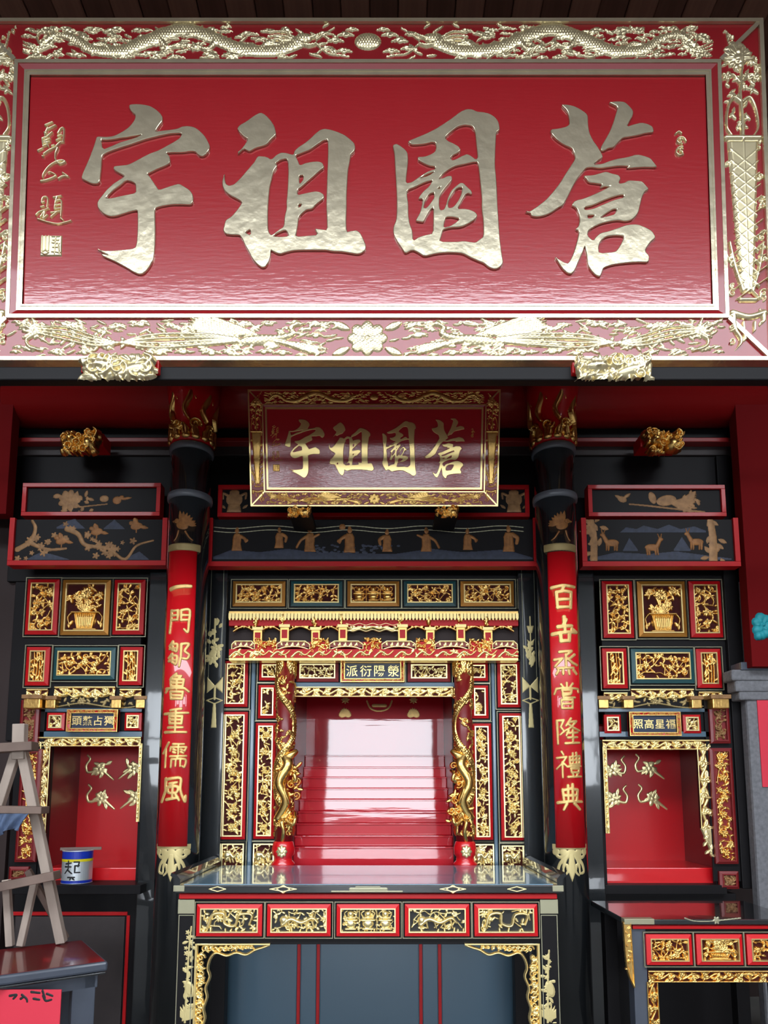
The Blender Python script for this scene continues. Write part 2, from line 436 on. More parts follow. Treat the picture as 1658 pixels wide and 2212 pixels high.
# hall ceiling: boards running back to front, rafters between
ce = struct(obj('ceiling', mesh(boxv(-HX, HX, WELL[3], 1.75, CZ+.08, CZ+.2), BOXF), 'ceiling_wood'))
pm = mesh(boxv(-.088, .088, WELL[3], 1.6, CZ+.0, CZ+.03), BOXF); bevel_me(pm, .006, 1); pm.materials.append(M['ceiling_wood'])
pm2 = mesh(boxv(-.088, .088, WELL[3], 1.6, CZ+.012, CZ+.04), BOXF); bevel_me(pm2, .006, 1); pm2.materials.append(M['ceiling_wood_dark'])
for i in range(-17, 18):
    o = bpy.data.objects.new('plank', pm if i % 2 else pm2); COL.objects.link(o); o.location.x = i*.18; par(o, ce)

# ================================================================== THE LARGE PLAQUE
PL = math.radians(3.4)                      # it leans forward
P0 = Vector(at(795, 413, -1.22)); PU = Vector((1, 0, 0)); PV = Vector((0, -math.sin(PL), math.cos(PL))); PN = PU.cross(PV)
def pl(px, py):
    d = Vector(ray(px, py)); c = Vector(CAM); t = (P0-c).dot(PN)/d.dot(PN); q = c+d*t-P0
    return (q.dot(PU), q.dot(PV))
a, b, c, d = pl(66, 166), pl(1522, 166), pl(50, 660), pl(1537, 660)
BR = ((a[0]+c[0])/2, (b[0]+d[0])/2, (c[1]+d[1])/2, (a[1]+b[1])/2)         # board x0 x1 z0 z1
PK = (BR[1]-BR[0])/1471.0                                                  # metres per photo pixel on the plaque
print('plaque', [round(v, 3) for v in BR], PK, a, b, c, d)
# ---- traced brush outlines of the four characters (crop coordinates, origin, scale)
CH = []
CH.append(((170, 210), 300/1658, [
 [(612,90),(690,82),(780,88),(860,105),(930,145),(985,195),(1010,240),(1005,290),(970,335),(940,380),(920,412),(1000,400),(1100,390),(1190,375),(1240,350),(1310,343),(1390,358),(1450,400),(1510,460),(1545,520),(1572,580),(1560,640),(1515,690),(1480,705),(1440,695),(1395,645),(1330,640),(1250,655),(1130,655),(1050,662),(1090,700),(1100,745),(1095,785),(1040,815),(950,850),(870,890),(825,915),(860,950),(900,1010),(940,1070),(965,1105),(1040,1080),(1130,1050),(1205,1030),(1260,1060),(1330,1105),(1365,1150),(1375,1200),(1370,1250),(1345,1280),(1240,1275),(1130,1275),(1020,1290),(950,1310),(918,1330),(918,1430),(922,1540),(922,1650),(918,1760),(910,1860),(895,1940),(860,2010),(815,2070),(770,2105),(720,2110),(660,2085),(590,2040),(500,1990),(420,1950),(350,1920),(295,1895),(275,1860),(380,1885),(300,1855),(215,1800),(300,1828),(430,1828),(560,1815),(680,1800),(700,1740),(708,1640),(712,1520),(712,1400),(708,1345),(640,1355),(560,1380),(470,1410),(390,1422),(330,1405),(270,1360),(235,1310),(230,1260),(250,1220),(290,1170),(350,1095),(430,1025),(510,975),(560,940),(500,910),(440,875),(420,845),(435,822),(500,815),(600,805),(680,765),(770,715),(860,670),(960,635),(1060,580),(1150,530),(1210,490),(1240,440),(1200,425),(1100,430),(1000,450),(900,475),(800,500),(700,535),(600,570),(500,600),(400,635),(330,665),(290,700),(283,760),(278,850),(268,930),(262,1000),(235,1030),(165,1030),(100,1000),(40,970),(60,900),(100,810),(140,720),(180,610),(205,540),(220,480),(245,468),(330,475),(420,465),(480,440),(540,405),(600,365),(650,310),(680,260),(685,210),(640,175),(610,130)],
 [(275,500),(330,510),(420,500),(500,485),(580,475),(660,460),(770,445),(700,480),(600,510),(500,540),(400,585),(295,625)],
 [(330,1205),(370,1160),(430,1100),(510,1045),(575,985),(640,1005),(685,1030),(690,1080),(690,1140),(600,1160),(500,1180),(400,1205)]]))
CH.append(((470, 220), 330/1658, [
 [(215,290),(240,255),(320,210),(400,150),(470,115),(520,140),(580,200),(620,265),(638,340),(630,365),(580,410),(540,460),(480,480),(420,495),(350,535),(320,525),(290,503),(205,578),(283,485),(335,405),(290,380),(240,330)],
 [(435,590),(490,590),(545,600),(575,622),(600,615),(640,575),(690,550),(740,552),(800,570),(825,572),(835,530),(880,490),(950,445),(1010,395),(1060,345),(1110,305),(1160,292),(1220,300),(1300,325),(1380,360),(1450,415),(1485,450),(1495,500),(1480,540),(1445,570),(1435,640),(1415,740),(1408,860),(1400,1000),(1400,1150),(1395,1280),(1400,1410),(1450,1398),(1505,1390),(1545,1415),(1580,1480),(1612,1560),(1600,1610),(1560,1640),(1510,1650),(1430,1635),(1330,1620),(1250,1620),(1180,1605),(1100,1605),(1000,1605),(900,1605),(820,1610),(740,1630),(680,1650),(620,1630),(578,1600),(580,1660),(555,1740),(520,1790),(480,1795),(430,1760),(380,1700),(340,1620),(300,1550),(275,1490),(240,1440),(160,1440),(90,1432),(62,1390),(75,1340),(90,1280),(150,1245),(200,1190),(245,1130),(270,1085),(210,1050),(140,1015),(80,965),(55,910),(55,850),(80,770),(80,830),(95,890),(130,910),(180,895),(240,840),(300,770),(360,700),(400,655)],
 [(690,625),(745,612),(765,650),(770,750),(765,880),(758,1010),(748,1075),(752,1150),(728,1240),(722,1350),(660,1390),(590,1445),(562,1420),(550,1370),(548,1200),(555,1050),(568,920),(590,830),(610,750),(655,690),(625,672)],
 [(600,1455),(660,1415),(735,1385),(765,1420),(768,1455),(680,1462)],
 [(845,582),(930,545),(1000,520),(1080,465),(1150,415),(1195,408),(1200,520),(1195,650),(1190,800),(1185,950),(1180,1100),(1185,1250),(1190,1390),(1120,1380),(1050,1370),(1090,1440),(980,1450),(850,1460),(860,1400),(875,1320),(880,1250),(920,1205),(970,1165),(1030,1160),(1070,1110),(1155,1045),(1155,1005),(1120,980),(1070,968),(1000,980),(930,995),(870,1010),(870,950),(920,915),(980,860),(1050,800),(1110,745),(1160,710),(1140,660),(1090,645),(1020,650),(950,665),(895,690),(870,630),(853,598)],
 [(885,800),(925,790),(935,820),(920,860),(890,890)], [(880,1110),(915,1100),(905,1130),(880,1145)], [(300,1415),(360,1375),(360,1445)]]))
CH.append(((830, 220), 280/1630, [
 [(100,545),(150,525),(205,555),(260,600),(290,640),(298,720),(290,820),(275,930),(272,1020),(340,1010),(410,960),(480,910),(560,865),(640,845),(630,810),(560,800),(480,765),(420,730),(415,690),(500,690),(580,660),(635,625),(650,570),(640,515),(600,500),(510,525),(400,535),(340,535),(285,497),(400,450),(520,400),(640,340),(760,265),(860,195),(950,125),(1030,90),(1110,97),(1160,125),(1240,130),(1320,150),(1390,195),(1430,250),(1445,330),(1440,360),(1400,385),(1395,500),(1388,650),(1385,800),(1400,950),(1410,1100),(1415,1250),(1425,1400),(1435,1550),(1445,1700),(1460,1830),(1475,1930),(1490,2020),(1450,2075),(1390,2102),(1310,2080),(1240,2020),(1160,1990),(1070,1950),(980,1900),(880,1890),(760,1890),(640,1905),(500,1940),(420,1890),(350,1855),(260,1905),(210,1830),(150,1740),(110,1650),(110,1570),(145,1490),(155,1380),(155,1200),(145,1000),(135,850),(128,700),(120,620)],
 [(755,450),(830,380),(920,310),(1010,285),(1080,295),(1115,325),(1140,390),(1150,500),(1160,600),(1170,700),(1145,725),(1090,680),(1035,655),(970,680),(900,720),(850,735),(825,710),(860,670),(920,640),(960,605),(930,560),(870,525),(800,495)],
 [(680,970),(740,900),(820,840),(900,800),(1000,780),(1150,745),(1175,780),(1190,900),(1205,1050),(1220,1200),(1218,1340),(1240,1500),(1240,1690),(1200,1720),(1140,1765),(1060,1755),(1000,1745),(900,1755),(690,1755),(715,1680),(730,1605),(830,1575),(960,1570),(1050,1530),(1130,1480),(1168,1425),(1140,1385),(1080,1355),(1000,1340),(915,1345),(960,1260),(1010,1170),(1050,1140),(1095,1165),(1095,1120),(1040,1070),(990,1020),(950,1015),(890,1060),(830,1120),(795,1200),(775,1280),(745,1350),(700,1360),(685,1300),(690,1190),(740,1110),(800,1040),(850,980),(845,930),(790,930),(730,960)],
 [(800,1330),(800,1250),(840,1170),(890,1100),(940,1070),(975,1075),(965,1150),(930,1230),(880,1300),(840,1330)],
 [(770,1445),(850,1440),(945,1465),(900,1510),(830,1555),(745,1580),(748,1520)],
 [(285,1110),(400,1060),(500,1010),(610,975),(560,1060),(490,1120),(440,1180),(425,1215),(480,1215),(470,1290),(450,1380),(410,1450),(390,1495),(440,1500),(490,1510),(530,1430),(580,1350),(615,1320),(612,1480),(608,1650),(520,1670),(430,1695),(358,1745),(352,1620),(320,1540),(300,1420),(300,1280),(285,1180)],
 [(490,1330),(510,1240),(560,1160),(620,1130),(625,1200),(570,1280),(520,1335)],
 [(430,968),(540,900),(635,870),(560,925)], [(668,1090),(700,1062),(692,1094)]]))
CH.append(((1110, 210), 330/1658, [
 [(500,80),(560,80),(640,95),(710,130),(770,170),(795,205),(795,290),(810,390),(850,470),(895,530),(930,590),(960,650),(910,680),(850,730),(940,725),(1030,690),(1120,665),(1220,650),(1320,620),(1400,635),(1470,660),(1510,710),(1545,760),(1470,755),(1380,755),(1210,770),(1240,745),(1140,740),(1030,755),(930,770),(820,755),(770,770),(720,830),(680,880),(640,950),(600,1030),(560,1110),(525,1170),(470,1200),(400,1250),(330,1280),(250,1295),(180,1285),(175,1255),(110,1240),(160,1240),(250,1180),(340,1110),(420,1020),(490,930),(550,830),(610,740),(655,670),(650,620),(620,550),(540,515),(460,465),(405,410),(385,350),(480,340),(560,320),(595,295),(590,220),(570,150)],
 [(1010,55),(1100,45),(1190,50),(1245,100),(1285,150),(1280,200),(1245,260),(1215,320),(1290,295),(1370,275),(1440,290),(1495,320),(1508,380),(1430,385),(1340,410),(1250,425),(1170,440),(1120,490),(1070,545),(1020,550),(970,580),(935,580),(930,545),(980,460),(1030,370),(1070,270),(1095,180),(1120,105)],
 [(745,850),(850,845),(920,825),(990,805),(1060,830),(1120,840),(1150,875),(1125,935),(1180,930),(1235,900),(1310,905),(1380,910),(1420,955),(1455,995),(1410,1020),(1380,1080),(1360,1160),(1345,1230),(1325,1275),(1270,1330),(1200,1345),(1120,1330),(1030,1345),(930,1370),(850,1410),(795,1450),(790,1500),(850,1555),(880,1510),(930,1470),(1020,1450),(1120,1415),(1220,1380),(1330,1375),(1420,1410),(1490,1450),(1530,1520),(1480,1560),(1440,1610),(1410,1665),(1460,1720),(1450,1790),(1350,1785),(1200,1795),(1060,1815),(960,1850),(945,1900),(925,1945),(880,1930),(820,1870),(790,1800),(780,1700),(760,1600),(745,1660),(710,1740),(680,1810),(650,1880),(615,1915),(570,1905),(520,1860),(480,1800),(430,1720),(480,1755),(540,1790),(580,1800),(620,1730),(650,1650),(675,1560),(695,1470),(690,1445),(655,1430),(690,1400),(705,1340),(700,1280),(680,1220),(655,1190),(615,1170),(650,1120),(740,1100),(830,1065),(930,1020),(1040,965),(980,965),(920,985),(950,940),(870,930),(800,920),(770,880)],
 [(750,1195),(850,1170),(960,1120),(1080,1075),(1175,1050),(1185,1085),(1080,1110),(960,1160),(860,1205),(765,1225)],
 [(790,1275),(870,1275),(840,1305),(795,1315)], [(920,1310),(990,1260),(1070,1210),(1110,1210),(1080,1270),(1000,1290)],
 [(915,1690),(908,1620),(930,1560),(990,1510),(1080,1495),(1190,1500),(1160,1570),(1120,1640),(1085,1675)]]))

def mir(R, fn):
    """draw fn(put-x) on both sides of the middle of a rail"""
    for sg in (-1, 1): fn(lambda x, sg=sg: R.w/2+sg*x, sg)
def rail_dragon(R):
    c = R.h/2; rng = random.Random(4)
    R.ell(R.w/2, c+2, 29, 20, 0, 1.)                                    # the pearl
    def side(X, sg):
        body = [(150, -2), (205, -20), (280, -14), (345, 14), (405, 30), (470, 8), (535, -20), (600, -17), (640, 8), (680, 16), (712, -6)]
        P = [(X(x), c+y) for x, y in body]; R.stroke(P, 13, 5, .8, rm=16)
        Q = cat(P, 9)
        for k, q in enumerate(Q):
            if k % 2 == 0: R.ell(q[0], q[1]+3, 4.5, 3, 0, .95-.3*k/len(Q))
        for k in range(0, len(Q)-4, 3): R.leaf(Q[k][0], Q[k][1]+9, math.pi/2+sg*.5, 10, 2.5, .6)
        # head with jaws, horns, mane
        R.ell(X(142), c+8, 22, 12, -.2*sg, 1.); R.stroke([(X(160), c+2), (X(130), c-8), (X(112), c-4)], 6, 3, .9)
        R.stroke([(X(150), c+14), (X(125), c+10), (X(108), c+16)], 5, 3, .9)
        for a in range(5): R.stroke([(X(160), c+10-a*4), (X(185+a*6), c+24-a*9), (X(215+a*4), c+22-a*10)], 3.5, 1, .7)
        R.stroke([(X(112), c+6), (X(90), c+22), (X(72), c+34)], 2.4, 1, .6); R.stroke([(X(112), c-4), (X(86), c-26), (X(60), c-30), (X(40), c-34)], 2.4, 1, .6)
        # flames and cloud scrolls round the pearl
        for k, (x, y, s) in enumerate(((48, 18, 9), (70, 4, 9), (52, -20, 9), (88, -14, 8), (34, 30, 7), (96, 20, 7))): cloud(R, X(x), c+y, s)
        # legs with claws
        for x, y, d in ((235, -18, 1), (330, 6, -1), (455, 10, 1), (560, -20, -1)):
            R.stroke([(X(x), c+y), (X(x-18*d), c+y+16*(1 if y < 0 else -1.4)), (X(x-42*d), c+y+10*(1 if y < 0 else -1.6))], 7, 4, .8)
            for a in range(4): R.leaf(X(x-42*d), c+y+10*(1 if y < 0 else -1.6), (0 if -d*sg > 0 else math.pi)+(a-1.5)*.5, 16, 2.6, .7)
        for x, y, s in ((215, 26, 8), (262, 20, 8), (300, -30, 9), (372, -14, 9), (340, -34, 8), (440, -22, 8), (500, 28, 8), (420, -34, 8), (560, 26, 9), (590, 30, 7), (630, -30, 8), (660, 32, 7), (700, 30, 8), (720, -30, 7), (485, -30, 6)):
            cloud(R, X(x), c+y, s)
        for k in range(130):
            x, y = rng.uniform(170, 745), rng.uniform(-36, 36); cloud(R, X(x), c+y, rng.uniform(4, 6.5), rng.uniform(.4, .75))
        for k in range(110): R.leaf(X(rng.uniform(60, 745)), c+rng.uniform(-36, 36), rng.choice((.3, 2.8, 3.5, 5.9))+rng.uniform(-.4, .4), rng.uniform(16, 30), 3., .6)
        R.spiral(X(705), c+12, 26, 1.5, 1., 2.6, .7, sg); R.spiral(X(700), c+10, 18, 1.2, 2., 2.4, .6, sg)
        for k in range(3): R.stroke([(X(690), c-8+k*4), (X(720), c-22+k*5), (X(752), c-16+k*9)], 2.6, 1, .6)
    mir(R, side); R.scales(.3, 6, 5)
def rail_phoenix(R):
    c = R.h/2
    for k in range(8): a = k*math.pi/4; R.ell(R.w/2+24*math.cos(a), c+20*math.sin(a), 19, 14, a, .8)
    R.flower(R.w/2, c, 22, 6, 1.); R.ell(R.w/2, c-2, 8, 8, 0, 1.)
    for s in (-1, 1):
        for y in (26, -30): R.leaf(R.w/2+s*36, c+y*.7, (0 if s > 0 else math.pi)+s*(.4 if y > 0 else -.4), 42, 9, .7)
    def side(X, sg):
        R.stroke([(X(150), c+30), (X(163), c+22), (X(158), c+10), (X(178), c+2), (X(205), c-2)], 4, 9, .85)         # neck
        R.ell(X(148), c+31, 9, 6, 0, .9); R.leaf(X(142), c+31, (math.pi if sg > 0 else 0), 12, 2.5, .8)
        R.ell(X(232), c-4, 48, 12, -.1*sg, 1.)                                                                        # body
        for k in range(7): R.leaf(X(225+k*9), c+4, (0 if sg > 0 else math.pi)+sg*(.35-k*.03), 160-k*9, 7, .9-.04*k)         # raised wing
        for k in range(6): R.leaf(X(215-k*6), c-6, (math.pi if sg > 0 else 0)+sg*(.12+.05*k), 120-k*8, 6, .8)               # wing to the middle
        for k in range(4):                                                                                            # tail plumes
            P = [(X(275), c-2-k*2), (X(360), c+8-k*8), (X(460), c-4-k*9+10), (X(560), c-18+k*5), (X(640), c-4+k*9), (X(700), c+10+k*4)]
            R.stroke(P, 4, 2.4, .75)
            Q = cat(P, 10)
            for q in Q[10::3]: R.leaf(q[0], q[1], (0 if sg > 0 else math.pi)+sg*(.8 if k % 2 else -.8), 17, 3.4, .6)
        for x, y, s in ((95, 28, 8), (110, 6, 9), (110, -32, 8), (260, 32, 9), (300, 30, 8), (330, -32, 10), (390, -30, 9), (440, -34, 8), (340, 26, 7), (480, 30, 9), (530, 28, 9), (600, -32, 8), (560, 12, 8), (660, -30, 8), (710, -24, 9), (730, 30, 8), (620, 30, 8), (180, -32, 10), (220, -30, 8)):
            cloud(R, X(x), c+y, s)
        rng = random.Random(11)
        for k in range(110): cloud(R, X(rng.uniform(80, 745)), c+rng.choice((-1, 1))*rng.uniform(14, 37), rng.uniform(4, 6.5), rng.uniform(.4, .7))
        for k in range(120): R.leaf(X(rng.uniform(60, 745)), c+rng.uniform(-36, 36), rng.choice((.25, 2.9, 3.4, 6.0))+rng.uniform(-.4, .4), rng.uniform(18, 36), 3.2, .6)
        R.stroke([(X(700), c+10), (X(722), c-4), (X(715), c-20), (X(690), c-28)], 4, 3, .8)
        for k in range(5): R.leaf(X(700), c+14, (0 if sg > 0 else math.pi)+sg*(1.2-k*.4), 34, 4, .8)
    mir(R, side); R.scales(.2, 9, 3)
def rail_vase(R):
    m = R.w/2; k = R.h/490.0                      # drawn for a rail 490 px tall, from the bottom
    y = lambda v: v*k
    R.poly([(m-14, y(92)), (m+14, y(92)), (m+34, y(315)), (m-34, y(315))], .9, 8)          # woven vase
    for i in range(12):
        for j in (-1, 1): R.stroke([(m-30*j+i*1., y(300-i*17)), (m+24*j, y(270-i*17))], 1.6, 1.6, 1., smooth=False)
    R.stroke([(m, y(318)), (m, y(95))], 3, 3, 1.)
    for s in (-1, 1): R.stroke([(m+s*10, y(95)), (m+s*26, y(130)), (m+s*36, y(165))], 5, 2.5, .9)
    R.ell(m, y(110), 13, 22, 0, 1.); R.stroke([(m-16, y(82)), (m+16, y(82))], 5, 5, .9); R.stroke([(m-36, y(318)), (m+36, y(318))], 6, 6, 1.)
    R.stroke([(m-34, y(64)), (m, y(58)), (m+34, y(64))], 7, 7, .9)                          # stand
    for s in (-1, 1):
        R.stroke([(m+s*32, y(60)), (m+s*30, y(40)), (m+s*18, y(24)), (m+s*30, y(6))], 5.5, 4, .9); R.stroke([(m+s*12, y(50)), (m+s*10, y(30)), (m+s*3, y(6))], 3.5, 3, .8)
        R.spiral(m+s*33, y(140), 9, 1.2, 0, 2.2, .6); R.spiral(m+s*33, y(92), 9, 1.2, 1, 2.2, .6)
    R.stroke([(m, y(318)), (m, y(350)), (m-2, y(385)), (m+4, y(430)), (m+8, y(480))], 5, 2, .9)   # neck and stems
    for s in (-1, 1):
        R.stroke([(m+2*s, y(372)), (m+s*18, y(378)), (m+s*30, y(362)), (m+s*34, y(335)), (m+s*24, y(322))], 4.5, 2, .8)
        R.stroke([(m, y(398)), (m+s*16, y(412)), (m+s*30, y(410))], 2.6, 2, .7); R.flower(m+s*30, y(410), 12, 5, .9)
        R.stroke([(m, y(430)), (m+s*20, y(455)), (m+s*30, y(490))], 2.2, 1.6, .6)
        for q in range(4): R.ell(m+s*(12+q*8), y(470+q*7)+(q % 2)*9, 7, 5, q, .9)
    rg = random.Random(17)
    for q in range(60):
        yy = rg.uniform(335, 520); xx = m+rg.uniform(-38, 38); R.leaf(xx, y(yy), rg.uniform(0, 6.28), rg.uniform(14, 22), 4, .5)
        if q % 4 == 0: R.flower(xx, y(yy), 9, 5, .7)
    for q in range(26): R.spiral(m+rg.choice((-1, 1))*rg.uniform(28, 38), y(rg.uniform(20, 330)), rg.uniform(6, 9), 1.2, rg.uniform(0, 6), 2., .5)
    for q in range(9): R.leaf(m-4, y(436), math.pi*(q/8.), 34, 7, .9)
    R.flower(m-4, y(446), 30, 9, 1.); R.flower(m-6, y(432), 20, 7, .9)
def relief_local(name, R, x0, z0, k, Y, height, m, parent):
    return obj(name, R.mesh(planefn(x0, z0, k, Y), height), m, parent)

def build_plaque(label, cat_, root_m, gold, relief, red, railred):
    r = thing('plaque', label, cat_, local=True)
    k = PK; B = BR
    box('board', (B[0]-.05, B[1]+.05, 0, .04, B[2]-.05, B[3]+.05), red, r, 0)
    o1 = inset(B, -12*k, -13*k); o2 = inset(B, -24*k, -24*k); o3 = inset(B, -32*k, -32*k); o4 = inset(B, -117*k, -118*k); o5 = inset(B, -126*k, -126*k)
    def dbl(nm, o, i, yb, yf):                               # double-bead gold moulding
        t = (o[1]-i[1])*.36; me = ring(nm, o, i, yb, yf+.003, yf+.003, gold, r)
        ring('bead', o, inset(o, t), yb, yf, yf, gold, me); ring('bead', inset(i, -t), i, yb, yf, yf, gold, me)
    dbl('inner_moulding', o1, B, .03, -.012)
    ring('red_fillet', o2, o1, .03, -.018, -.008, railred, r)
    ring('middle_moulding', o3, o2, .03, -.022, -.022, gold, r)
    ring('outer_moulding', o5, o4, .06, -.026, -.026, gold, r)
    # four mitred carved rails
    def rail(pts, R, x0, z0):
        v = [(x, -.010, z) for x, z in pts]+[(x, .05, z) for x, z in pts]
        f = obj('frame_rail', mesh(v, [(0, 1, 2, 3), (7, 6, 5, 4), (0, 4, 5, 1), (1, 5, 6, 2), (2, 6, 7, 3), (3, 7, 4, 0)]), railred, r)
        relief_local('carving', R, x0, z0, k, -.010, .018, relief, f)
    w = (o4[1]-o4[0])/k; h = (o3[2]-o4[2])/k
    R = Relief(w, h, 1.6, clip=lambda X, Y: (X > (h-Y)+4) & (X < w-(h-Y)-4)); rail_dragon(R)
    top = (o4[0], o3[3])
    R.clip = lambda X, Y: (X > (h-Y)+3) & (X < w-(h-Y)-3)
    rail([(o3[0], o3[3]), (o3[1], o3[3]), (o4[1], o4[3]), (o4[0], o4[3])], R, *top)
    R = Relief(w, h, 1.6, clip=lambda X, Y: (X > Y+3) & (X < w-Y-3)); rail_phoenix(R)
    rail([(o4[0], o4[2]), (o4[1], o4[2]), (o3[1], o3[2]), (o3[0], o3[2])], R, o4[0], o4[2])
    hv = (o4[3]-o4[2])/k; wv = (o4[1]-o3[1])/k
    R = Relief(wv, hv, 1.4, clip=lambda X, Y: (Y > X+3) & (Y < hv-X-3)); rail_vase(R)
    rail([(o3[1], o3[2]), (o4[1], o4[2]), (o4[1], o4[3]), (o3[1], o3[3])], R, o3[1], o4[2])
    R = Relief(wv, hv, 1.4, clip=lambda X, Y: (Y > (wv-X)+3) & (Y < hv-(wv-X)-3)); rail_vase(R)
    rail([(o4[0], o4[2]), (o3[0], o3[2]), (o3[0], o3[3]), (o4[0], o4[3])], R, o4[0], o4[2])
    for ix in (0, 1):
        for iz in (2, 3):
            obj('mitre_strip', merge([bar((o3[ix], -.012, o3[iz]), (o4[ix], -.012, o4[iz]), 9*k, .022)]), gold, r)
    # characters, each brushed outline on the board
    for (ox, oy), s, loops in CH:
        lp = [[pl(ox+x*s, oy+y*s) for x, y in l] for l in loops]
        o = obj('character', outline_mesh(lp, .004, .004), gold, r); o.location = (0, -.005, -4*k)
    # signature column, seal and small gourd seal
    def small(nm, strokes, r0=1.6):
        xs = [p[0] for st in strokes for p in st]; ys = [p[1] for st in strokes for p in st]
        x0, y1 = min(xs)-4, max(ys)+4; W, H = max(xs)-x0+4, y1-min(ys)+4
        R = Relief(W, H, .7)
        for st in strokes: R.stroke([(x-x0, y1-y) for x, y in st], r0, r0*.7, 1.)
        q = pl(x0, y1); obj(nm, R.mesh(planefn(q[0], q[1], k, 0), .012), relief, r)
    q = lambda l: [[(70+x*.14, 250+y*.14) for x, y in st] for st in l]
    small('signature_character', q([[(190,130),(300,80)],[(240,190),(350,130)],[(180,250),(220,260)],[(230,310),(300,245)],[(150,345),(230,320)],[(185,390),(270,350)],[(190,420),(270,400)],[(170,470),(240,445)],[(150,350),(165,480)],[(230,170),(190,300),(250,480)],[(90,545),(160,510)],[(180,600),(260,540),(365,490)],[(160,635),(175,640)],[(390,260),(430,190),(480,190),(475,400)],[(390,310),(450,290)],[(370,375),(440,345)],[(370,470),(430,410),(480,405)],[(300,470),(340,455)],[(390,500),(360,590),(360,680)]]), 2.6)
    small('signature_character', q([[(360,680),(420,740),(500,705),(440,685),(350,715),(250,790),(175,900),(165,960)],[(140,1020),(240,1000),(365,935),(290,880),(250,890)],[(410,980),(480,940),(555,945),(470,885)]]), 2.8)
    small('signature_character', q([[(140,1330),(150,1270),(190,1245),(230,1270),(225,1420)],[(140,1340),(180,1330)],[(130,1410),(180,1395)],[(60,1540),(110,1490),(250,1435)],[(130,1570),(190,1480),(170,1600)],[(180,1590),(235,1540)],[(320,1255),(440,1230)],[(375,1240),(350,1330),(340,1440)],[(350,1320),(440,1310),(440,1560)],[(350,1380),(430,1370)],[(340,1440),(430,1430)],[(290,1500),(430,1480)],[(290,1570),(380,1490)],[(440,1590),(480,1625)],[(90,1600),(230,1650),(400,1680),(540,1650),(600,1630)]]), 2.4)
    S = Relief(50, 50, .7); S.poly([(2, 2), (48, 2), (48, 48), (2, 48)], .55, 2)
    for st in ([(7,46),(7,10)],[(14,46),(14,14)],[(21,46),(21,12)],[(6,8),(14,14),(22,8),(14,4),(6,8)],[(28,44),(44,44)],[(30,36),(42,36)],[(28,30),(44,28)],[(30,20),(44,20)],[(36,44),(34,6)],[(42,28),(44,6)],[(28,10),(46,8)]):
        S.stroke([(x, y) for x, y in st], 1.5, 1.3, 1., smooth=False)
    x, z = pl(85, 556); obj('seal', S.mesh(planefn(x, z, k, 0), .014), relief, r)
    S = Relief(34, 66, .7)
    S.spiral(17, 42, 12, 1., 0, 2.4, 1.); S.spiral(17, 17, 13, 1., 1.2, 2.6, 1.); S.stroke([(8, 60), (14, 64), (20, 60)], 2.6, 2, 1.)
    for st in ([(12, 48), (22, 46)], [(17, 50), (16, 36)], [(12, 40), (22, 36)], [(11, 24), (23, 24)], [(17, 24), (12, 12)], [(17, 20), (23, 12)]): S.stroke(st, 1.6, 1.2, .9, smooth=False)
    x, z = pl(1452, 347); obj('gourd_seal', S.mesh(planefn(x, z, k, 0), .012), relief, r)
    r.matrix_world = root_m
    return r
MP = Matrix.Translation(P0) @ Matrix.Rotation(PL, 4, 'X')
build_plaque('huge red lacquered name plaque with pale gold characters, filling the top of the hall', 'plaque', MP, 'pale_gold', 'pale_gold_relief', 'plaque_red', 'plaque_rail_red')
# its beam and the two carved gold rests
zb = at(800, 789, -1.2)[2]; zb0 = at(800, 818, -1.2)[2]
tag(box('support_beam', (-3.2, 3.2, -1.19, -1.13, zb0, zb), 'black', None, .006), 'dark wooden crossbeam right under the huge plaque', 'beam')
def gilt_block(name, label, cat_, r, Y, seed, m='gold', deep=.07, grp=None, body='red_lacquer', thick=.09):
    t = thing(name, label, cat_, (rect(r, Y)[0], Y, rect(r, Y)[2]), grp)
    x0, x1, z0, z1 = rect(r, Y); k = sc(Y, (r[1]+r[3])/2)
    box('block', (x0+.006, x1-.006, Y+.02, Y+thick, z0+.45*(z1-z0), z1-.012), body, t, .004)
    W, H = (x1-x0)/k, (z1-z0)/k; R = Relief(W, H, .8 if W < 120 else 1.3); rng = random.Random(seed)
    for i in range(int(W*H/90)+14):
        x, y = rng.uniform(W*.06, W*.94), rng.uniform(H*.06, H*.9); R.ell(x, y, rng.uniform(.05, .11)*W, rng.uniform(.06, .12)*H, rng.uniform(0, 3), rng.uniform(.35, .7))
    for i in range(10):
        x, y = rng.uniform(.1*W, .9*W), rng.uniform(.1*H, .85*H); R.spiral(x, y, rng.uniform(.08, .12)*W, 1.5, rng.uniform(0, 6), .022*W, .85, rng.choice((-1, 1)))
    R.ell(W*.3, H*.55, .17*W, .26*H, 0, 1.); R.ell(W*.24, H*.62, .04*W, .06*H, 0, 1.25); R.ell(W*.37, H*.62, .04*W, .06*H, 0, 1.25); R.ell(W*.3, H*.45, .06*W, .05*H, 0, 1.3)
    R.ell(W*.72, H*.4, .2*W, .3*H, .3, .9); R.stroke([(W*.85, H*.5), (W*.93, H*.8), (W*.84, H*.95)], .05*W, .03*W, .8)
    obj('carving', R.mesh(planefn(x0, z0, k, Y), deep), m, t)
    return t
gilt_block('plaque_rest', 'carved gold rest with a round boss under the left part of the huge plaque', 'bracket', (168, 768, 342, 824), -1.24, 3, 'pale_gold_relief', .045)
gilt_block('plaque_rest', 'carved gold rest with a red edge under the right part of the huge plaque', 'bracket', (1236, 772, 1410, 824), -1.24, 8, 'pale_gold_relief', .045)

# ================================================================== HALL FRONT: beams, columns, couplets, painted boards
YC, RC = .15, .14                             # column axis depth and radius
def hbox(name, label, cat_, r, y0, y1, m, bev=.004):
    return tag(pbox(name, r, y0, y1, m, None, bev), label, cat_)
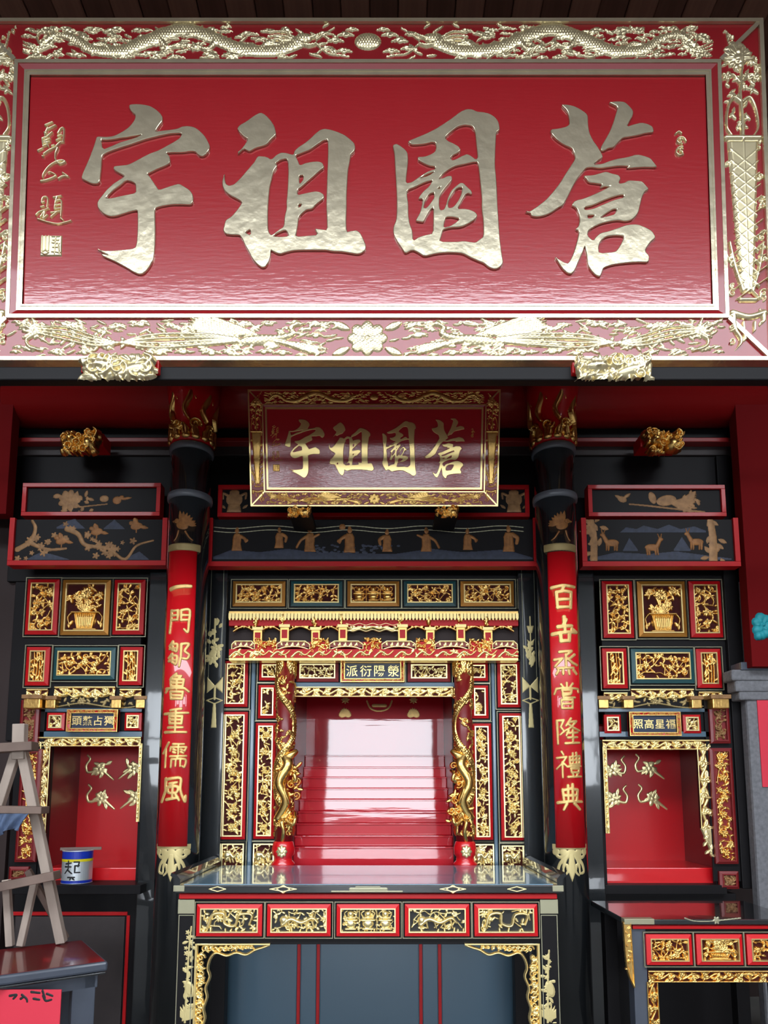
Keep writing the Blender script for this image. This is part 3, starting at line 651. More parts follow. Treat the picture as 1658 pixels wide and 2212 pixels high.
# red round purlin across the whole hall
p = at(800, 846, .2); k = sc(.2, 850)
cyl = lathe([(54*k, -2.75), (54*k, 2.75)], 40); cyl.transform(Matrix.Rotation(math.pi/2, 4, 'Y')); cyl.transform(Matrix.Translation((0, .35, p[2])))
tag(obj('round_beam', cyl, 'beam_red', None, True), 'thick round red beam running across behind the column tops', 'beam')
hbox('lintel', 'black lintel board under the round red beam', 'beam', (-60, 900, 1720, 946), .42, .5, 'black')
hbox('red_rail', 'thin dark red rail below the black lintel', 'beam', (-60, 945, 1720, 954), .36, .438, 'beam_red')
hbox('brown_board', 'dim brown wooden board between the red rail and the black wall', 'beam', (-60, 956, 1720, 983), .44, .5, 'dark_wood')
hbox('black_wall_board', 'black wall board behind the red framed paintings', 'panel', (24, 982, 1590, 1256), .46, .52, 'black')
struct(pbox('wall_side_left', (-140, 836, 22, 1110), .2, .3, 'wall_red')); struct(pbox('wall_side_left', (-140, 1110, 22, 2330), .5, .6, 'wall_dark'))
struct(pbox('wall_side_right', (1604, 836, 1800, 1440), .2, .3, 'wall_red'))
hbox('upright', 'black upright at the right edge above the grey stone pillar', 'post', (1574, 984, 1606, 1920), .43, .50, 'black')
gilt_block('lion_bracket', 'gilded carved lion bracket on the left over the plum blossom painting', 'bracket', (133, 930, 222, 986), .2, 21, 'gold', .09, thick=.16)
gilt_block('lion_bracket', 'gilded carved lion bracket on the right over the deer painting', 'bracket', (1383, 933, 1472, 986), .2, 24, 'gold', .09, thick=.16)

COLX = [at(381, 1510, 0)[0], at(1224, 1510, 0)[0]]
def motif(name, prims, box_px, m, parent, Y, height=.004, res=1., fn=None, k=None):
    """painted / gilded motif drawn in photo pixels on a surface at depth Y"""
    x0, y0, x1, y1 = box_px; R = Relief(x1-x0, y1-y0, res)
    prims(R, lambda x, y: (x-x0, y1-y))
    if fn is None:
        q = at(x0, y1, Y); fn = planefn(q[0], q[2], k or sc(Y, (y0+y1)/2), Y)
    return obj(name, R.mesh(fn, height, .0015), m, parent)
for ci, cx in enumerate(COLX):
    side = 'left' if ci == 0 else 'right'
    px = (381, 1224)[ci]
    z = lambda y: at(829, y, 0.02)[2]
    t = thing('column', 'round black column with grey rings and a %s gold capital, %s' % (('leafy', 'left of the small plaque') if ci == 0 else ('scrolled', 'right of the small plaque')), 'column', (cx, YC, 0))
    obj('shaft', lathe([(RC, 0), (RC, z(955))], 40, (cx, YC)), 'black_gloss', t, True)
    for y0, y1 in ((952, 967), (1057, 1072)):
        obj('ring', lathe([(RC, z(y1)), (RC+.012, z(y1)+.005), (RC+.014, (z(y0)+z(y1))/2), (RC+.012, z(y0)-.005), (RC, z(y0))], 40, (cx, YC)), 'ring_grey', t, True)
    zc0, zc1 = z(950), z(800)
    cap = obj('capital', lathe([(RC+.005, zc0), (RC+.012, zc0+.02), (RC-.005, zc0+.06), (RC-.004, zc0+.2), (RC+.03, zc0+.32), (RC+.06, zc1)], 40, (cx, YC)), 'red_lacquer', t, True)
    k = sc(0, 900); rng = random.Random(5+ci); R = Relief(190, 150, 1.1)
    for i in range(9): R.leaf(10+i*21, 4, math.pi/2+rng.uniform(-.2, .2), 30, 9, .8); R.ell(10+i*21, 8, 10, 6, 0, .8)
    for i in range(5):
        x = 18+i*38
        R.stroke([(x, 150), (x+8, 105), (x-4, 70), (x+5, 46)], 12, 2.5, 1.); R.stroke([(x+18, 150), (x+10, 120), (x+18, 92)], 8, 2, .8)
        R.spiral(x+18, 36, 13, 1.5, 0, 2.6, .7, (-1)**i)
    for i in range(16): R.leaf(rng.uniform(0, 190), rng.uniform(95, 130), rng.uniform(0.6, 2.5), 34, 8, rng.uniform(.6, 1))
    obj('gilt_leaves', R.mesh(cylfn(cx, YC, RC+.004, zc0, k, 95), .03), 'gold', cap)
    # bird painted above the couplet, gilt palmette below it
    def bird(R, q, f=(1 if ci == 0 else -1)):
        c = 399 if ci == 0 else 1213
        Q = lambda x, y: q(c+f*(x-399), y)
        R.ell(*Q(396, 1132), 14, 9, -.3*f, 1., flat=3); R.ell(*Q(383, 1121), 6, 5.5, 0, 1., flat=3); R.leaf(*Q(380, 1121), (math.pi if f > 0 else 0), 9, 2.2, .9)
        for w_ in range(5): R.leaf(*Q(395+w_*1.5, 1132), math.pi/2-f*(w_*.22-.15), 34-w_*2, 4.5, .9)
        for w_ in range(3): R.leaf(*Q(405, 1130), (0 if f > 0 else math.pi)+f*(.5-w_*.25), 22, 3.6, .9)
        R.stroke([Q(388, 1144), Q(384, 1158), Q(378, 1165)], 2, 1.2, .8); R.stroke([Q(404, 1146), Q(412, 1158), Q(420, 1164)], 2, 1.2, .8)
    c = 399 if ci == 0 else 1213
    bx = (c-32, 1094, c+32, 1170); k = sc(0, 1130)
    motif('painted_bird', bird, bx, 'faded_gold', t, 0, .003, .8, cylfn(cx, YC, RC, at(0, 1170, 0)[2], k, 32-(c-(399 if ci == 0 else 1213))))
    def palm(R, q):
        w = R.w; m = w/2; h = R.h
        R.stroke([(2, h-5), (w-2, h-5)], 7, 7, .7, flat=3)
        for i in range(5): R.ell(8+i*(w-16)/4, h-17, 9, 8, 0, .8, flat=3)
        R.poly([(m-5, h-20), (m+5, h-20), (m+9, 26), (m, 2), (m-9, 26)], 1., 2)
        for s in (-1, 1):
            R.stroke([(m+s*5, h-18), (m+s*14, h-34), (m+s*18, h-50)], 5, 3, .9); R.stroke([(m+s*8, h-18), (m+s*24, h-28), (m+s*33, h-22), (m+s*28, h-14)], 4.5, 2.4, .9)
            R.stroke([(m+s*8, h-24), (m+s*24, h-40), (m+s*30, h-58), (m+s*20, h-62), (m+s*18, h-52)], 4, 2.2, .9); R.stroke([(m+s*11, h-44), (m+s*9, h-58), (m+s*16, h-66)], 3, 2, .8)
    pb = (px-36-(13 if ci == 0 else -7), 1826, px+36-(13 if ci == 0 else -7), 1908)
    motif('painted_palmette', palm, (0, 0, 84, 82), 'leaf_gold', t, 0, .003, .8, cylfn(cx, YC, RC, at(0, 1908, 0)[2], sc(0, 1860), 42))
    def band(R, q): R.stroke([(0, 9), (R.w, 9)], 8, 8, 1., flat=4)
    motif('painted_band', band, (0, 0, 78, 18), 'dull_gold', t, 0, .004, 1.5, cylfn(cx, YC, RC, at(0, 1188, 0)[2], sc(0, 1180), 39))

# couplet boards: curved red boards on the columns with seven brushed characters each
BRUSH = {
'yi': ([[(8,58),(30,52),(60,48),(92,46)]], 9),
'men': ([[(18,10),(17,50),(12,98)],[(18,12),(44,10)],[(44,10),(44,48)],[(18,30),(43,29)],[(18,48),(43,47)],[(57,10),(88,8),(87,60),(84,94),(70,84)],[(57,10),(58,48)],[(58,29),(86,28)],[(58,48),(86,46)]], 5.5),
'zou': ([[(28,2),(14,20)],[(20,14),(46,13),(44,40),(35,37)],[(28,22),(28,36)],[(16,30),(40,28)],[(27,50),(12,66)],[(20,60),(46,59),(44,90),(34,86)],[(28,68),(28,84)],[(14,78),(40,75)],[(62,12),(90,10),(76,38),(92,52),(86,68),(70,68)],[(62,12),(62,60),(56,99)]], 5.5),
'lu': ([[(47,0),(26,16)],[(40,9),(66,9),(54,20)],[(24,22),(76,22),(73,48),(27,48),(24,22)],[(50,22),(50,48)],[(26,35),(74,35)],[(50,48),(50,60)],[(14,58),(4,72)],[(6,58),(40,56),(80,56),(96,68)],[(26,70),(74,70),(71,97),(29,97),(26,70)],[(28,84),(72,84)]], 5.5),
'zhong': ([[(70,3),(28,9)],[(3,23),(50,20),(97,18)],[(25,32),(75,32),(73,60),(27,60),(25,32)],[(26,46),(74,46)],[(50,6),(50,92)],[(22,76),(78,75)],[(8,94),(92,93)]], 5.5),
'ru': ([[(26,2),(14,26),(2,44)],[(15,28),(14,98)],[(44,8),(86,7)],[(36,20),(33,34)],[(36,20),(95,19),(89,34)],[(65,8),(65,46)],[(46,29),(56,32)],[(45,39),(55,42)],[(75,29),(84,32)],[(75,38),(84,42)],[(34,55),(96,53)],[(66,54),(58,66)],[(40,67),(38,97)],[(40,67),(92,66),(90,95),(82,93)],[(57,68),(56,93)],[(74,68),(74,93)]], 4.6),
'feng': ([[(20,8),(20,55),(4,97)],[(20,12),(50,6),(78,8),(78,50),(96,95),(99,74)],[(36,27),(64,22)],[(31,40),(66,38),(64,60),(33,61),(31,40)],[(49,26),(48,84)],[(26,88),(50,84),(70,80)],[(62,70),(74,90)]], 6),
'bai': ([[(4,15),(50,8),(96,12)],[(52,10),(40,32)],[(22,34),(50,30),(80,34),(76,97)],[(22,34),(25,97)],[(25,64),(76,62)],[(25,94),(76,93)]], 7),
'shi': ([[(48,0),(50,55)],[(46,30),(56,10)],[(24,38),(78,34)],[(2,66),(50,60),(98,58)],[(80,48),(98,58)],[(32,62),(34,94)],[(68,60),(66,94)],[(34,94),(66,93)]], 8),
'zheng': ([[(26,10),(74,6),(52,24)],[(50,22),(50,64)],[(6,40),(36,36),(8,66)],[(86,20),(60,40)],[(56,36),(76,52),(96,60)],[(18,74),(80,72)],[(20,84),(12,97)],[(38,84),(38,97)],[(60,84),(62,97)],[(80,80),(93,95)]], 5.8),
'chang': ([[(50,0),(50,16)],[(28,5),(36,16)],[(74,2),(62,16)],[(10,22),(2,42)],[(10,22),(50,18),(97,22),(99,34)],[(32,28),(68,27),(66,40),(34,40),(32,28)],[(62,44),(34,50)],[(34,44),(36,58),(82,56)],[(28,66),(72,65),(70,98),(30,98),(28,66)],[(30,81),(70,80)]], 5),
'long': ([[(8,8),(34,6),(22,32),(34,50),(20,62)],[(8,8),(10,98)],[(62,0),(42,28)],[(52,14),(84,10),(62,34),(40,46)],[(52,22),(72,36),(98,46)],[(46,56),(88,54)],[(52,46),(42,66)],[(68,46),(68,94)],[(48,74),(86,72)],[(38,96),(96,93)]], 5),
'li': ([[(22,0),(29,12)],[(4,24),(40,20),(24,44),(2,66)],[(24,40),(24,99)],[(30,46),(42,58)],[(52,20),(53,48),(93,47),(95,16),(52,20)],[(65,6),(65,47)],[(80,4),(80,47)],[(52,33),(94,31)],[(46,57),(98,55)],[(56,65),(90,64),(88,79),(58,79),(56,65)],[(62,82),(66,92)],[(84,82),(80,92)],[(44,97),(99,95)]], 4.6),
'dian': ([[(22,22),(26,66)],[(22,24),(50,18),(80,22),(75,66)],[(42,6),(42,66)],[(60,2),(60,66)],[(25,44),(77,43)],[(2,72),(50,66),(98,68)],[(36,76),(24,98)],[(66,74),(88,97)]], 6)}
def couplet(ci, cx, keys, ys, y0, y1, w, label):
    RB = RC+.016; z0, z1 = at(0, y1, -.01)[2], at(0, y0, -.01)[2]
    k = sc(-.01, 1500); hw = w*k/2; a = hw/RB
    t = thing('couplet_board', label, 'couplet board', (cx, YC-RB, z0))
    seg = 20; v, f = [], []
    for j, (r, ) in enumerate(((RB,), (RC+.002,))):
        for zz in (z0, z1):
            for i in range(seg+1):
                b = -a+2*a*i/seg; v.append((cx+r*math.sin(b), YC-r*math.cos(b), zz))
    n = seg+1
    for i in range(seg):
        f += [(i, i+1, n+i+1, n+i), (2*n+i+1, 2*n+i, 3*n+i, 3*n+i+1), (i+1, i, 2*n+i, 2*n+i+1), (n+i, n+i+1, 3*n+i+1, 3*n+i)]
    f += [(0, n, 3*n, 2*n), (n+seg, seg, 2*n+seg, 3*n+seg)]
    b = obj('board', mesh(v, f), 'couplet_red', t, False)
    for i, p in enumerate(b.data.polygons): p.use_smooth = (i % 4 == 0 and i < seg*4)
    for key, yc in zip(keys, ys):
        st, r = BRUSH[key]; sz = 56. if key != 'yi' else 52.
        R = Relief(sz+12, sz+12, .8); q = sz/100
        for s in st:
            P = [(6+x*q, 6+(100-y)*q) for x, y in s]
            R.stroke(P, r*q*1.12, r*q*.9, 1., flat=4, smooth=len(P) > 3 and key in ('yi', 'men', 'feng', 'zou', 'ru'))
        kk = sc(-.01, yc)
        obj('character', R.mesh(cylfn(cx, YC, RB, at(0, yc, -.01)[2]-(sz/2+6)*kk, kk, sz/2+6), .006, .001), 'gold_paint', t)
couplet(0, COLX[0], ['yi', 'men', 'zou', 'lu', 'zhong', 'ru', 'feng'], [1267, 1340, 1412, 1483, 1557, 1631, 1706], 1188, 1829, 68, 'long red couplet board with gold characters on the left black column')
couplet(1, COLX[1], ['bai', 'shi', 'zheng', 'chang', 'long', 'li', 'dian'], [1287, 1360, 1430, 1503, 1580, 1652, 1722], 1190, 1832, 68, 'long red couplet board with gold characters on the right black column')

# red framed painted boards, upper row and lower row
def framed_board(name, label, r, Y, sides, fw=10, depth=.09):
    t = thing(name, label, 'painted panel', (rect(r, Y)[0], Y, rect(r, Y)[2]))
    x0, x1, z0, z1 = rect(r, Y); k = sc(Y, (r[1]+r[3])/2); w = fw*k
    box('board', (x0+w*.5, x1-w*.5, Y+.02, Y+depth, z0+w*.5, z1-w*.2), 'black', t, 0)
    if 'b' in sides: box('frame_rail', (x0, x1, Y, Y+depth, z0, z0+w), 'red_lacquer', t, .002)
    if 't' in sides: box('frame_rail', (x0, x1, Y, Y+depth, z1-w, z1), 'red_lacquer', t, .002)
    zt = z1-(w if 't' in sides else 0)
    box('frame_stile', (x0, x0+w, Y, Y+depth, z0+w, zt), 'red_lacquer', t, .002); box('frame_stile', (x1-w, x1, Y, Y+depth, z0+w, zt), 'red_lacquer', t, .002)
    return t
def person(R, q, x, y, h, pose):
    """robed standing figure drawn as a silhouette; x centre, y feet"""
    f = 1 if pose % 2 else -1; s = h/64.
    Q = lambda a, b: q(x+a*f*s, y-b*s)
    R.poly([Q(-15, 0), Q(15, 0), Q(13, 20), Q(12, 40), Q(7, 50), Q(-7, 50), Q(-12, 38), Q(-11, 18)], .9, 3*s)
    R.ell(*Q(1, 57), 6*s, 7*s, 0, 1.); R.ell(*Q(0, 64), 4*s, 4*s, 0, .8)
    if pose % 3 == 0: R.stroke([Q(-10, 42), Q(-22, 34), Q(-24, 26)], 5*s, 3*s, .9); R.ell(*Q(-25, 30), 6*s, 5*s, 0, .8)
    elif pose % 3 == 1: R.stroke([Q(10, 44), Q(22, 36), Q(20, 22)], 6*s, 4*s, .9)
    else: R.stroke([Q(10, 40), Q(24, 30), Q(34, 12)], 4*s, 3*s, .9); R.stroke([Q(-10, 40), Q(-22, 46)], 4*s, 3*s, .9)
    for a in (-6, 2, 8): R.stroke([Q(a, 40), Q(a*1.2, 4)], 1.4*s, 1.2*s, 1.1)
def hills(R, q, pts, base):
    R.poly([q(pts[0][0], base)]+[q(*p) for p in pts]+[q(pts[-1][0], base)], .6, 6)
YU, YLW = .30, .22
t = framed_board('painted_board', 'red framed black board with a small painted peony and bird, upper left', (47, 1043, 346, 1114), YU, 'tblr', 9)
def f(R, q):
    rng = random.Random(2); R.flower(*q(148, 1080), 24, 9, .9); R.flower(*q(150, 1082), 15, 7, 1.)
    for i in range(26):
        x, y = rng.uniform(98, 196), rng.uniform(1062, 1106)
        if y > 1106-(x-95)*.9 or x > 120: R.leaf(*q(x, y), rng.uniform(0, 6.28), rng.uniform(10, 17), 4, .7)
    R.stroke([q(170, 1095), q(195, 1092), q(230, 1088)], 2, 1.4, .6); R.ell(*q(223, 1076), 10, 8, 0, .8)
motif('painted_peony', f, (92, 1052, 240, 1108), 'brown_gold', t, YU+.02)
def f(R, q): R.ell(*q(252, 1080), 10, 9, .3, .9); R.leaf(*q(258, 1078), .15, 26, 3, .8); R.ell(*q(262, 1073), 5, 4, 0, 1.)
motif('painted_bird', f, (238, 1062, 292, 1094), 'faded_gold', t, YU+.02)
t = framed_board('painted_board', 'red framed black board with painted jars at its ends, behind the small plaque', (470, 1047, 1143, 1116), YU, 'tblr', 9)
for c in (505, 1110):
    def f(R, q):
        R.ell(*q(c, 1078), 18, 16, 0, .8); R.poly([q(c-16, 1106), q(c+16, 1106), q(c+12, 1086), q(c-12, 1086)], .9, 4); R.ell(*q(c, 1062), 11, 6, 0, .9)
        for s in (-1, 1): R.stroke([q(c+s*16, 1068), q(c+s*25, 1064), q(c+s*24, 1076)], 3, 2, .7); R.leaf(*q(c+s*18, 1098), (0 if s > 0 else math.pi)+.6*s, 14, 3, .7)
    motif('painted_jar', f, (c-30, 1054, c+30, 1108), 'brown_gold', t, YU+.02)
t = framed_board('painted_board', 'red framed black board with a painted phoenix on a branch, upper right', (1270, 1047, 1567, 1115), YU, 'tblr', 9)
def f(R, q):
    rng = random.Random(6); R.ell(*q(1440, 1080), 22, 12, .2, .8)
    for i in range(12): R.leaf(*q(1440+i*3, 1080), -.5+i*.1, 60-i*2, 4, .7)
    R.stroke([q(1360, 1088), q(1400, 1092), q(1450, 1098), q(1520, 1106)], 2, 2.4, .6); R.ell(*q(1410, 1074), 8, 14, .3, .7)
    for i in range(14): R.leaf(*q(rng.uniform(1470, 1515), rng.uniform(1066, 1104)), rng.uniform(0, 6.28), 16, 3, .7)
motif('painted_phoenix', f, (1356, 1056, 1530, 1110), 'brown_gold', t, YU+.02)
def f(R, q): R.ell(*q(1344, 1078), 10, 7, -.3, .9); R.leaf(*q(1344, 1078), 2.6, 18, 4, .8); R.leaf(*q(1346, 1076), .6, 20, 4, .8)
motif('painted_bird', f, (1322, 1062, 1372, 1094), 'brown_gold', t, YU+.02)
# lower row
t = framed_board('painted_fascia', 'red edged black fascia with blossoming branch and birds, lower left', (18, 1118, 360, 1221), YLW, 'blr', 11)
def f(R, q):
    R.stroke([q(36, 1186), q(62, 1168), q(72, 1140), q(64, 1122)], 6, 3, .8); R.stroke([q(64, 1172), q(100, 1186), q(140, 1184)], 5, 2.5, .7)
    R.stroke([q(140, 1140), q(165, 1152), q(182, 1176), q(230, 1184), q(268, 1208), q(292, 1178), q(328, 1166)], 6, 2, .9)
    rng = random.Random(12)
    for i in range(30):
        x = rng.choice((rng.uniform(34, 150), rng.uniform(130, 330))); y = 1160+24*math.sin(x*.03)+rng.uniform(-20, 26); R.flower(*q(x, y), rng.uniform(5, 9), 5, .8)
    for i in range(14): R.flower(*q(rng.uniform(180, 262), rng.uniform(1172, 1202)), 8, 5, .8)
motif('painted_blossom_branch', f, (28, 1119, 336, 1212), 'brown_gold', t, YLW+.02)
for c, m_ in ((132, 1168), (208, 1148), (294, 1136)):
    def f(R, q, c=c, m_=m_):
        R.ell(*q(c, m_), 13, 8, .2, 1.); R.ell(*q(c-12, m_-7), 5, 5, 0, 1.); R.leaf(*q(c+4, m_), -.2, 22, 4, .9); R.leaf(*q(c, m_-2), 1.9, 18, 6, .9)
        R.stroke([q(c, m_+7), q(c, m_+14)], 1.2, 1.2, .7)
    motif('painted_bird', f, (c-28, m_-22, c+30, m_+18), 'faded_gold', t, YLW+.02)
def hill(t, pts, base):
    xs = [p[0] for p in pts]; ys = [p[1] for p in pts]
    motif('painted_hill', (lambda R, q: hills(R, q, pts, base)), (min(xs)-3, min(ys)-3, max(xs)+3, base+2), 'paint_blue', t, YLW+.02, .002)
for pts, b_ in (([(122, 1138), (146, 1124), (160, 1120), (185, 1142)], 1142), ([(224, 1140), (246, 1121), (270, 1142)], 1143), ([(56, 1208), (86, 1192), (110, 1196), (150, 1208)], 1209), ([(270, 1206), (300, 1190), (322, 1208)], 1209)): hill(t, pts, b_)
t = framed_board('painted_fascia', 'long red edged black fascia with eight painted robed figures, centre', (447, 1118, 1163, 1223), YLW, 'blr', 11)
for i, (x, y, h) in enumerate(((511, 1190, 50), (602, 1184, 44), (669, 1192, 54), (754, 1194, 56), (836, 1192, 48), (920, 1192, 52), (1010, 1188, 46), (1098, 1192, 56))):
    motif('painted_figure', (lambda R, q, i=i, x=x, y=y, h=h: person(R, q, x, y, h, i)), (x-36, y-h-12, x+36, y+2), 'faded_gold', t, YLW+.02, .005, .8)
def f(R, q): R.ell(*q(739, 1138), 7, 7, 0, 1.)
motif('painted_sun', f, (728, 1128, 750, 1150), 'faded_gold', t, YLW+.02, .006)
def f(R, q):
    rng = random.Random(9)
    hills(R, q, [(460, 1202), (500, 1186), (560, 1192), (620, 1184), (680, 1192), (760, 1194), (850, 1196), (930, 1184), (1000, 1192), (1090, 1186), (1150, 1204)], 1208)
    for i in range(60): x = rng.uniform(680, 860); R.ell(*q(x, rng.uniform(1176, 1194)), 4, 2.4, 0, .9)
motif('painted_ground', f, (458, 1170, 1152, 1210), 'paint_blue', t, YLW+.02, .002)
def f(R, q):
    for o in (0, 9):
        P = [q(462+i*29, 1138+o+3*math.sin(i*1.1)) for i in range(24)]; R.stroke(P, 1.1, 1.1, 1., flat=2)
motif('painted_cloud_line', f, (458, 1128, 1152, 1156), 'line', t, YLW+.02, .002, .8)
t = framed_board('painted_fascia', 'red edged black fascia with painted deer between trees, lower right', (1256, 1118, 1597, 1223), YLW, 'blr', 11)
for x, y, fl in ((1322, 1180, -1), (1408, 1190, 1), (1505, 1178, -1)):
    def f(R, q, x=x, y=y, fl=fl):
        Q = lambda a, b: q(x+a*fl, y-b)
        R.ell(*Q(0, 8), 15, 8, 0, 1.); R.stroke([Q(12, 12), Q(18, 24)], 5, 4, 1.); R.ell(*Q(20, 26), 6, 4, 0, 1.); R.stroke([Q(18, 28), Q(14, 38)], 1.6, 1, .8); R.stroke([Q(20, 28), Q(22, 38)], 1.6, 1, .8)
        for a in (-11, -6, 7, 12): R.stroke([Q(a, 6), Q(a+1, -8)], 2.6, 1.8, .9)
    motif('painted_deer', f, (x-30, y-44, x+30, y+12), 'faded_gold', t, YLW+.02, .005, .8)
for x, w in ((1282, 12), (1540, 14)):
    def f(R, q, x=x, w=w):
        R.stroke([q(x, 1208), q(x+2, 1160), q(x-2, 1122)], w*.7, w*.5, .9); rng = random.Random(x)
        for i in range(16): R.leaf(*q(x+rng.uniform(-10, 18), rng.uniform(1120, 1206)), rng.uniform(0, 6.28), 20, 5, .7)
    motif('painted_tree', f, (x-32, 1119, x+40, 1212), 'brown_gold', t, YLW+.02)
for pts, b_ in (([(1338, 1150), (1352, 1138), (1375, 1142), (1390, 1134), (1420, 1142), (1445, 1132), (1470, 1142), (1500, 1136), (1525, 1146)], 1150), ([(1345, 1188), (1360, 1160), (1378, 1188)], 1190), ([(1455, 1186), (1474, 1158), (1492, 1188)], 1190), ([(1272, 1206), (1330, 1192), (1400, 1196), (1460, 1190), (1520, 1198), (1580, 1206)], 1209)): hill(t, pts, b_)

# small plaque: the same design, hanging between the columns
SL = math.radians(15)
def onp(py):
    d = Vector(ray(808, py)); c = Vector(CAM); n = Vector((0, -math.cos(SL), -math.sin(SL))); q0 = Vector(at(808, 967, -.12)); return c+d*((q0-c).dot(n)/d.dot(n))
pA, pB = onp(842), onp(1094); pc = (pA+pB)/2; wS = (at(1077, 967, pc[1])[0]-at(538, 967, pc[1])[0]); wL = (BR[1]-BR[0])+252*PK; s = wS/wL
hL = (BR[3]-BR[2])+252*PK; hS = (pA-pB).length
cz = (BR[2]+BR[3])/2*hS/hL
MS = Matrix.Translation(Vector(pc)) @ Matrix.Rotation(SL, 4, 'X') @ Matrix.Translation((-(BR[0]+BR[1])/2*s, 0, -cz)) @ Matrix.Diagonal((s, s, hS/hL, 1))
build_plaque('small red plaque with yellow gold characters hanging between the two black columns', 'plaque', MS, 'bright_gold', 'gold', 'plaque_red', 'plaque_rail_red')
gilt_block('plaque_rest', 'small carved gold rest under the left part of the small plaque', 'bracket', (620, 1094, 674, 1119), -.10, 31, 'gold', .04, thick=.318, body='black')
gilt_block('plaque_rest', 'small carved gold rest under the right part of the small plaque', 'bracket', (939, 1094, 993, 1119), -.10, 37, 'gold', .04, thick=.318, body='black')

# ================================================================== CARVED PANELS
def carved_panel(parent, r, Y, border='red_lacquer', motif_='leaf', bw=9, seed=0, carve='gold', rim='bright_gold', line=True, s=9., back='recess', hgt=.026, grow=0):
    """panel: bevelled border board > rim, backing, carving, outer line.  r in photo pixels"""
    Y = Y-.014
    x0, x1, z0, z1 = rect(r, Y); k = sc(Y, (r[1]+r[3])/2); o = (x0, x1, z0, z1); i = inset(o, bw*k) if bw else o
    p = ring('carved_panel', o, i, Y+.02, Y-.006, Y-.014, border, parent) if bw else None
    ri = inset(i, 2.6*k)
    q = ring('rim', i, ri, Y+.02, Y-.018, Y-.018, rim, p or parent)
    if p is None: p = q; q.name = 'carved_panel'
    box('backing', (i[0], i[1], Y+.006, Y+.018, i[2], i[3]), back, p, 0)
    if line:
        l = inset(o, -5*k); ring('border_line', l, inset(l, 1.3*k), Y+.01, Y-.003, Y-.003, 'line', p)
    W, H = (ri[1]-ri[0])/k, (ri[3]-ri[2])/k
    R = Relief(W, H, .75); rng = random.Random(seed*7+3)
    if motif_ == 'leaf': foliage(R, rng, s*1.2)
    elif motif_ == 'scroll': scroll(R, rng, s, H > W)
    elif motif_ == 'vase':
        m = W/2
        R.poly([(m-W*.2, 3), (m+W*.2, 3), (m+W*.29, H*.2), (m+W*.26, H*.36), (m-W*.26, H*.36), (m-W*.29, H*.2)], .7, 9)
        for a in range(-5, 6): R.stroke([(m+a*W*.04, 5), (m+a*W*.055, H*.35)], 1.3, 1.3, .85)
        R.stroke([(m-W*.36, H*.39), (m+W*.36, H*.39)], 2.6, 2.6, .9); R.stroke([(m-W*.28, 2), (m+W*.28, 2)], 3, 3, .8)
        for sg in (-1, 1):
            R.stroke([(m+sg*W*.34, H*.4), (m+sg*W*.45, H*.28), (m+sg*W*.4, H*.12)], 2.4, 1.6, .7); R.leaf(m+sg*W*.42, H*.2, -1.57, 16, 4, .6); R.leaf(m+sg*W*.42, H*.1, 1.57+sg*.6, 14, 4, .6)
        for a in range(14):
            x, y = rng.uniform(W*.1, W*.9), rng.uniform(H*.48, H*.95); R.stroke([(m, H*.4), ((m+x)/2, y-6), (x, y)], 1.5, 1.2, .5)
            if a % 3 == 0: R.flower(x, y, 9, 7, .9)
            for b in range(3): R.leaf(x, y, rng.uniform(0, 6.28), 13, 3.6, rng.uniform(.6, 1))
        R.flower(m, H*.82, 15, 9, 1.)
        for a in range(7): R.leaf(m, H*.4, .5+a*.36, 20, 4.5, .9)
    elif motif_ == 'urns':
        for c, w_ in ((.17, .13), (.5, .14), (.83, .13)):
            m = W*c; w_ *= W
            R.ell(m, H*.33, w_*.8, H*.2, 0, .9); R.stroke([(m-w_*.7, H*.62), (m+w_*.7, H*.62)], 2.2, 2.2, .9); R.stroke([(m-w_*.9, H*.5), (m+w_*.9, H*.5)], 2.4, 2.4, .8)
            R.stroke([(m-w_*.7, H*.1), (m+w_*.7, H*.1)], 2.6, 2.6, .8); R.ell(m, H*.78, w_*.5, H*.16, 0, .9)
            for sg in (-1, 1): R.stroke([(m+sg*w_*.5, H*.55), (m+sg*w_*.9, H*.8), (m+sg*w_*.5, H*.92)], 1.8, 1.4, .7)
        for x in (.335, .665): R.stroke([(W*x, H*.05), (W*x, H*.95)], 1.6, 1.6, .6)
        foliage(R, rng, 7, .2, .3, .3)
    elif motif_ == 'beast':
        foliage(R, rng, 10, .6, .3, .5); c = W*.5
        R.stroke([(W*.2, H*.3), (W*.35, H*.55), (W*.55, H*.4), (W*.75, H*.6), (W*.85, H*.4)], H*.13, H*.06, 1.); R.ell(W*.22, H*.5, H*.22, H*.2, 0, 1.1)
        for x in (.3, .45, .62, .75): R.stroke([(W*x, H*.45), (W*x+4, H*.15)], H*.06, H*.04, .9)
    elif motif_ == 'dragon':
        foliage(R, rng, 11, .5, .3, .35)
        R.stroke([(W*.12, H*.2), (W*.2, H*.75), (W*.4, H*.8), (W*.42, H*.35), (W*.6, H*.25), (W*.68, H*.75), (W*.9, H*.75), (W*.86, H*.3)], H*.09, H*.06, 1.)
        for a in range(8): R.leaf(W*rng.uniform(.1, .9), H*rng.uniform(.1, .9), rng.uniform(0, 6.28), 12, 3, .8)
    elif motif_ == 'tall':
        foliage(R, rng, s*1.25, .8, .4, .75)
        for y in np.arange(s*2, H, s*5.): R.flower(W*.5+rng.uniform(-3, 3), y, W*.3, 6, 1.)
    elif motif_ == 'bamboo':
        for c in (.22, .42, .62, .8): R.stroke([(W*c, 0), (W*(c+.04), H*.5), (W*(c-.02), H)], 1.6, 1.3, .7)
        for a in range(int(H/3)): R.leaf(rng.uniform(.1, .9)*W, rng.choice((.12, .5, .86))*H+rng.uniform(-8, 8), rng.choice((.9, 2.2, 4.1, 5.3))+rng.uniform(-.3, .3), 13, 3.2, rng.uniform(.6, 1))
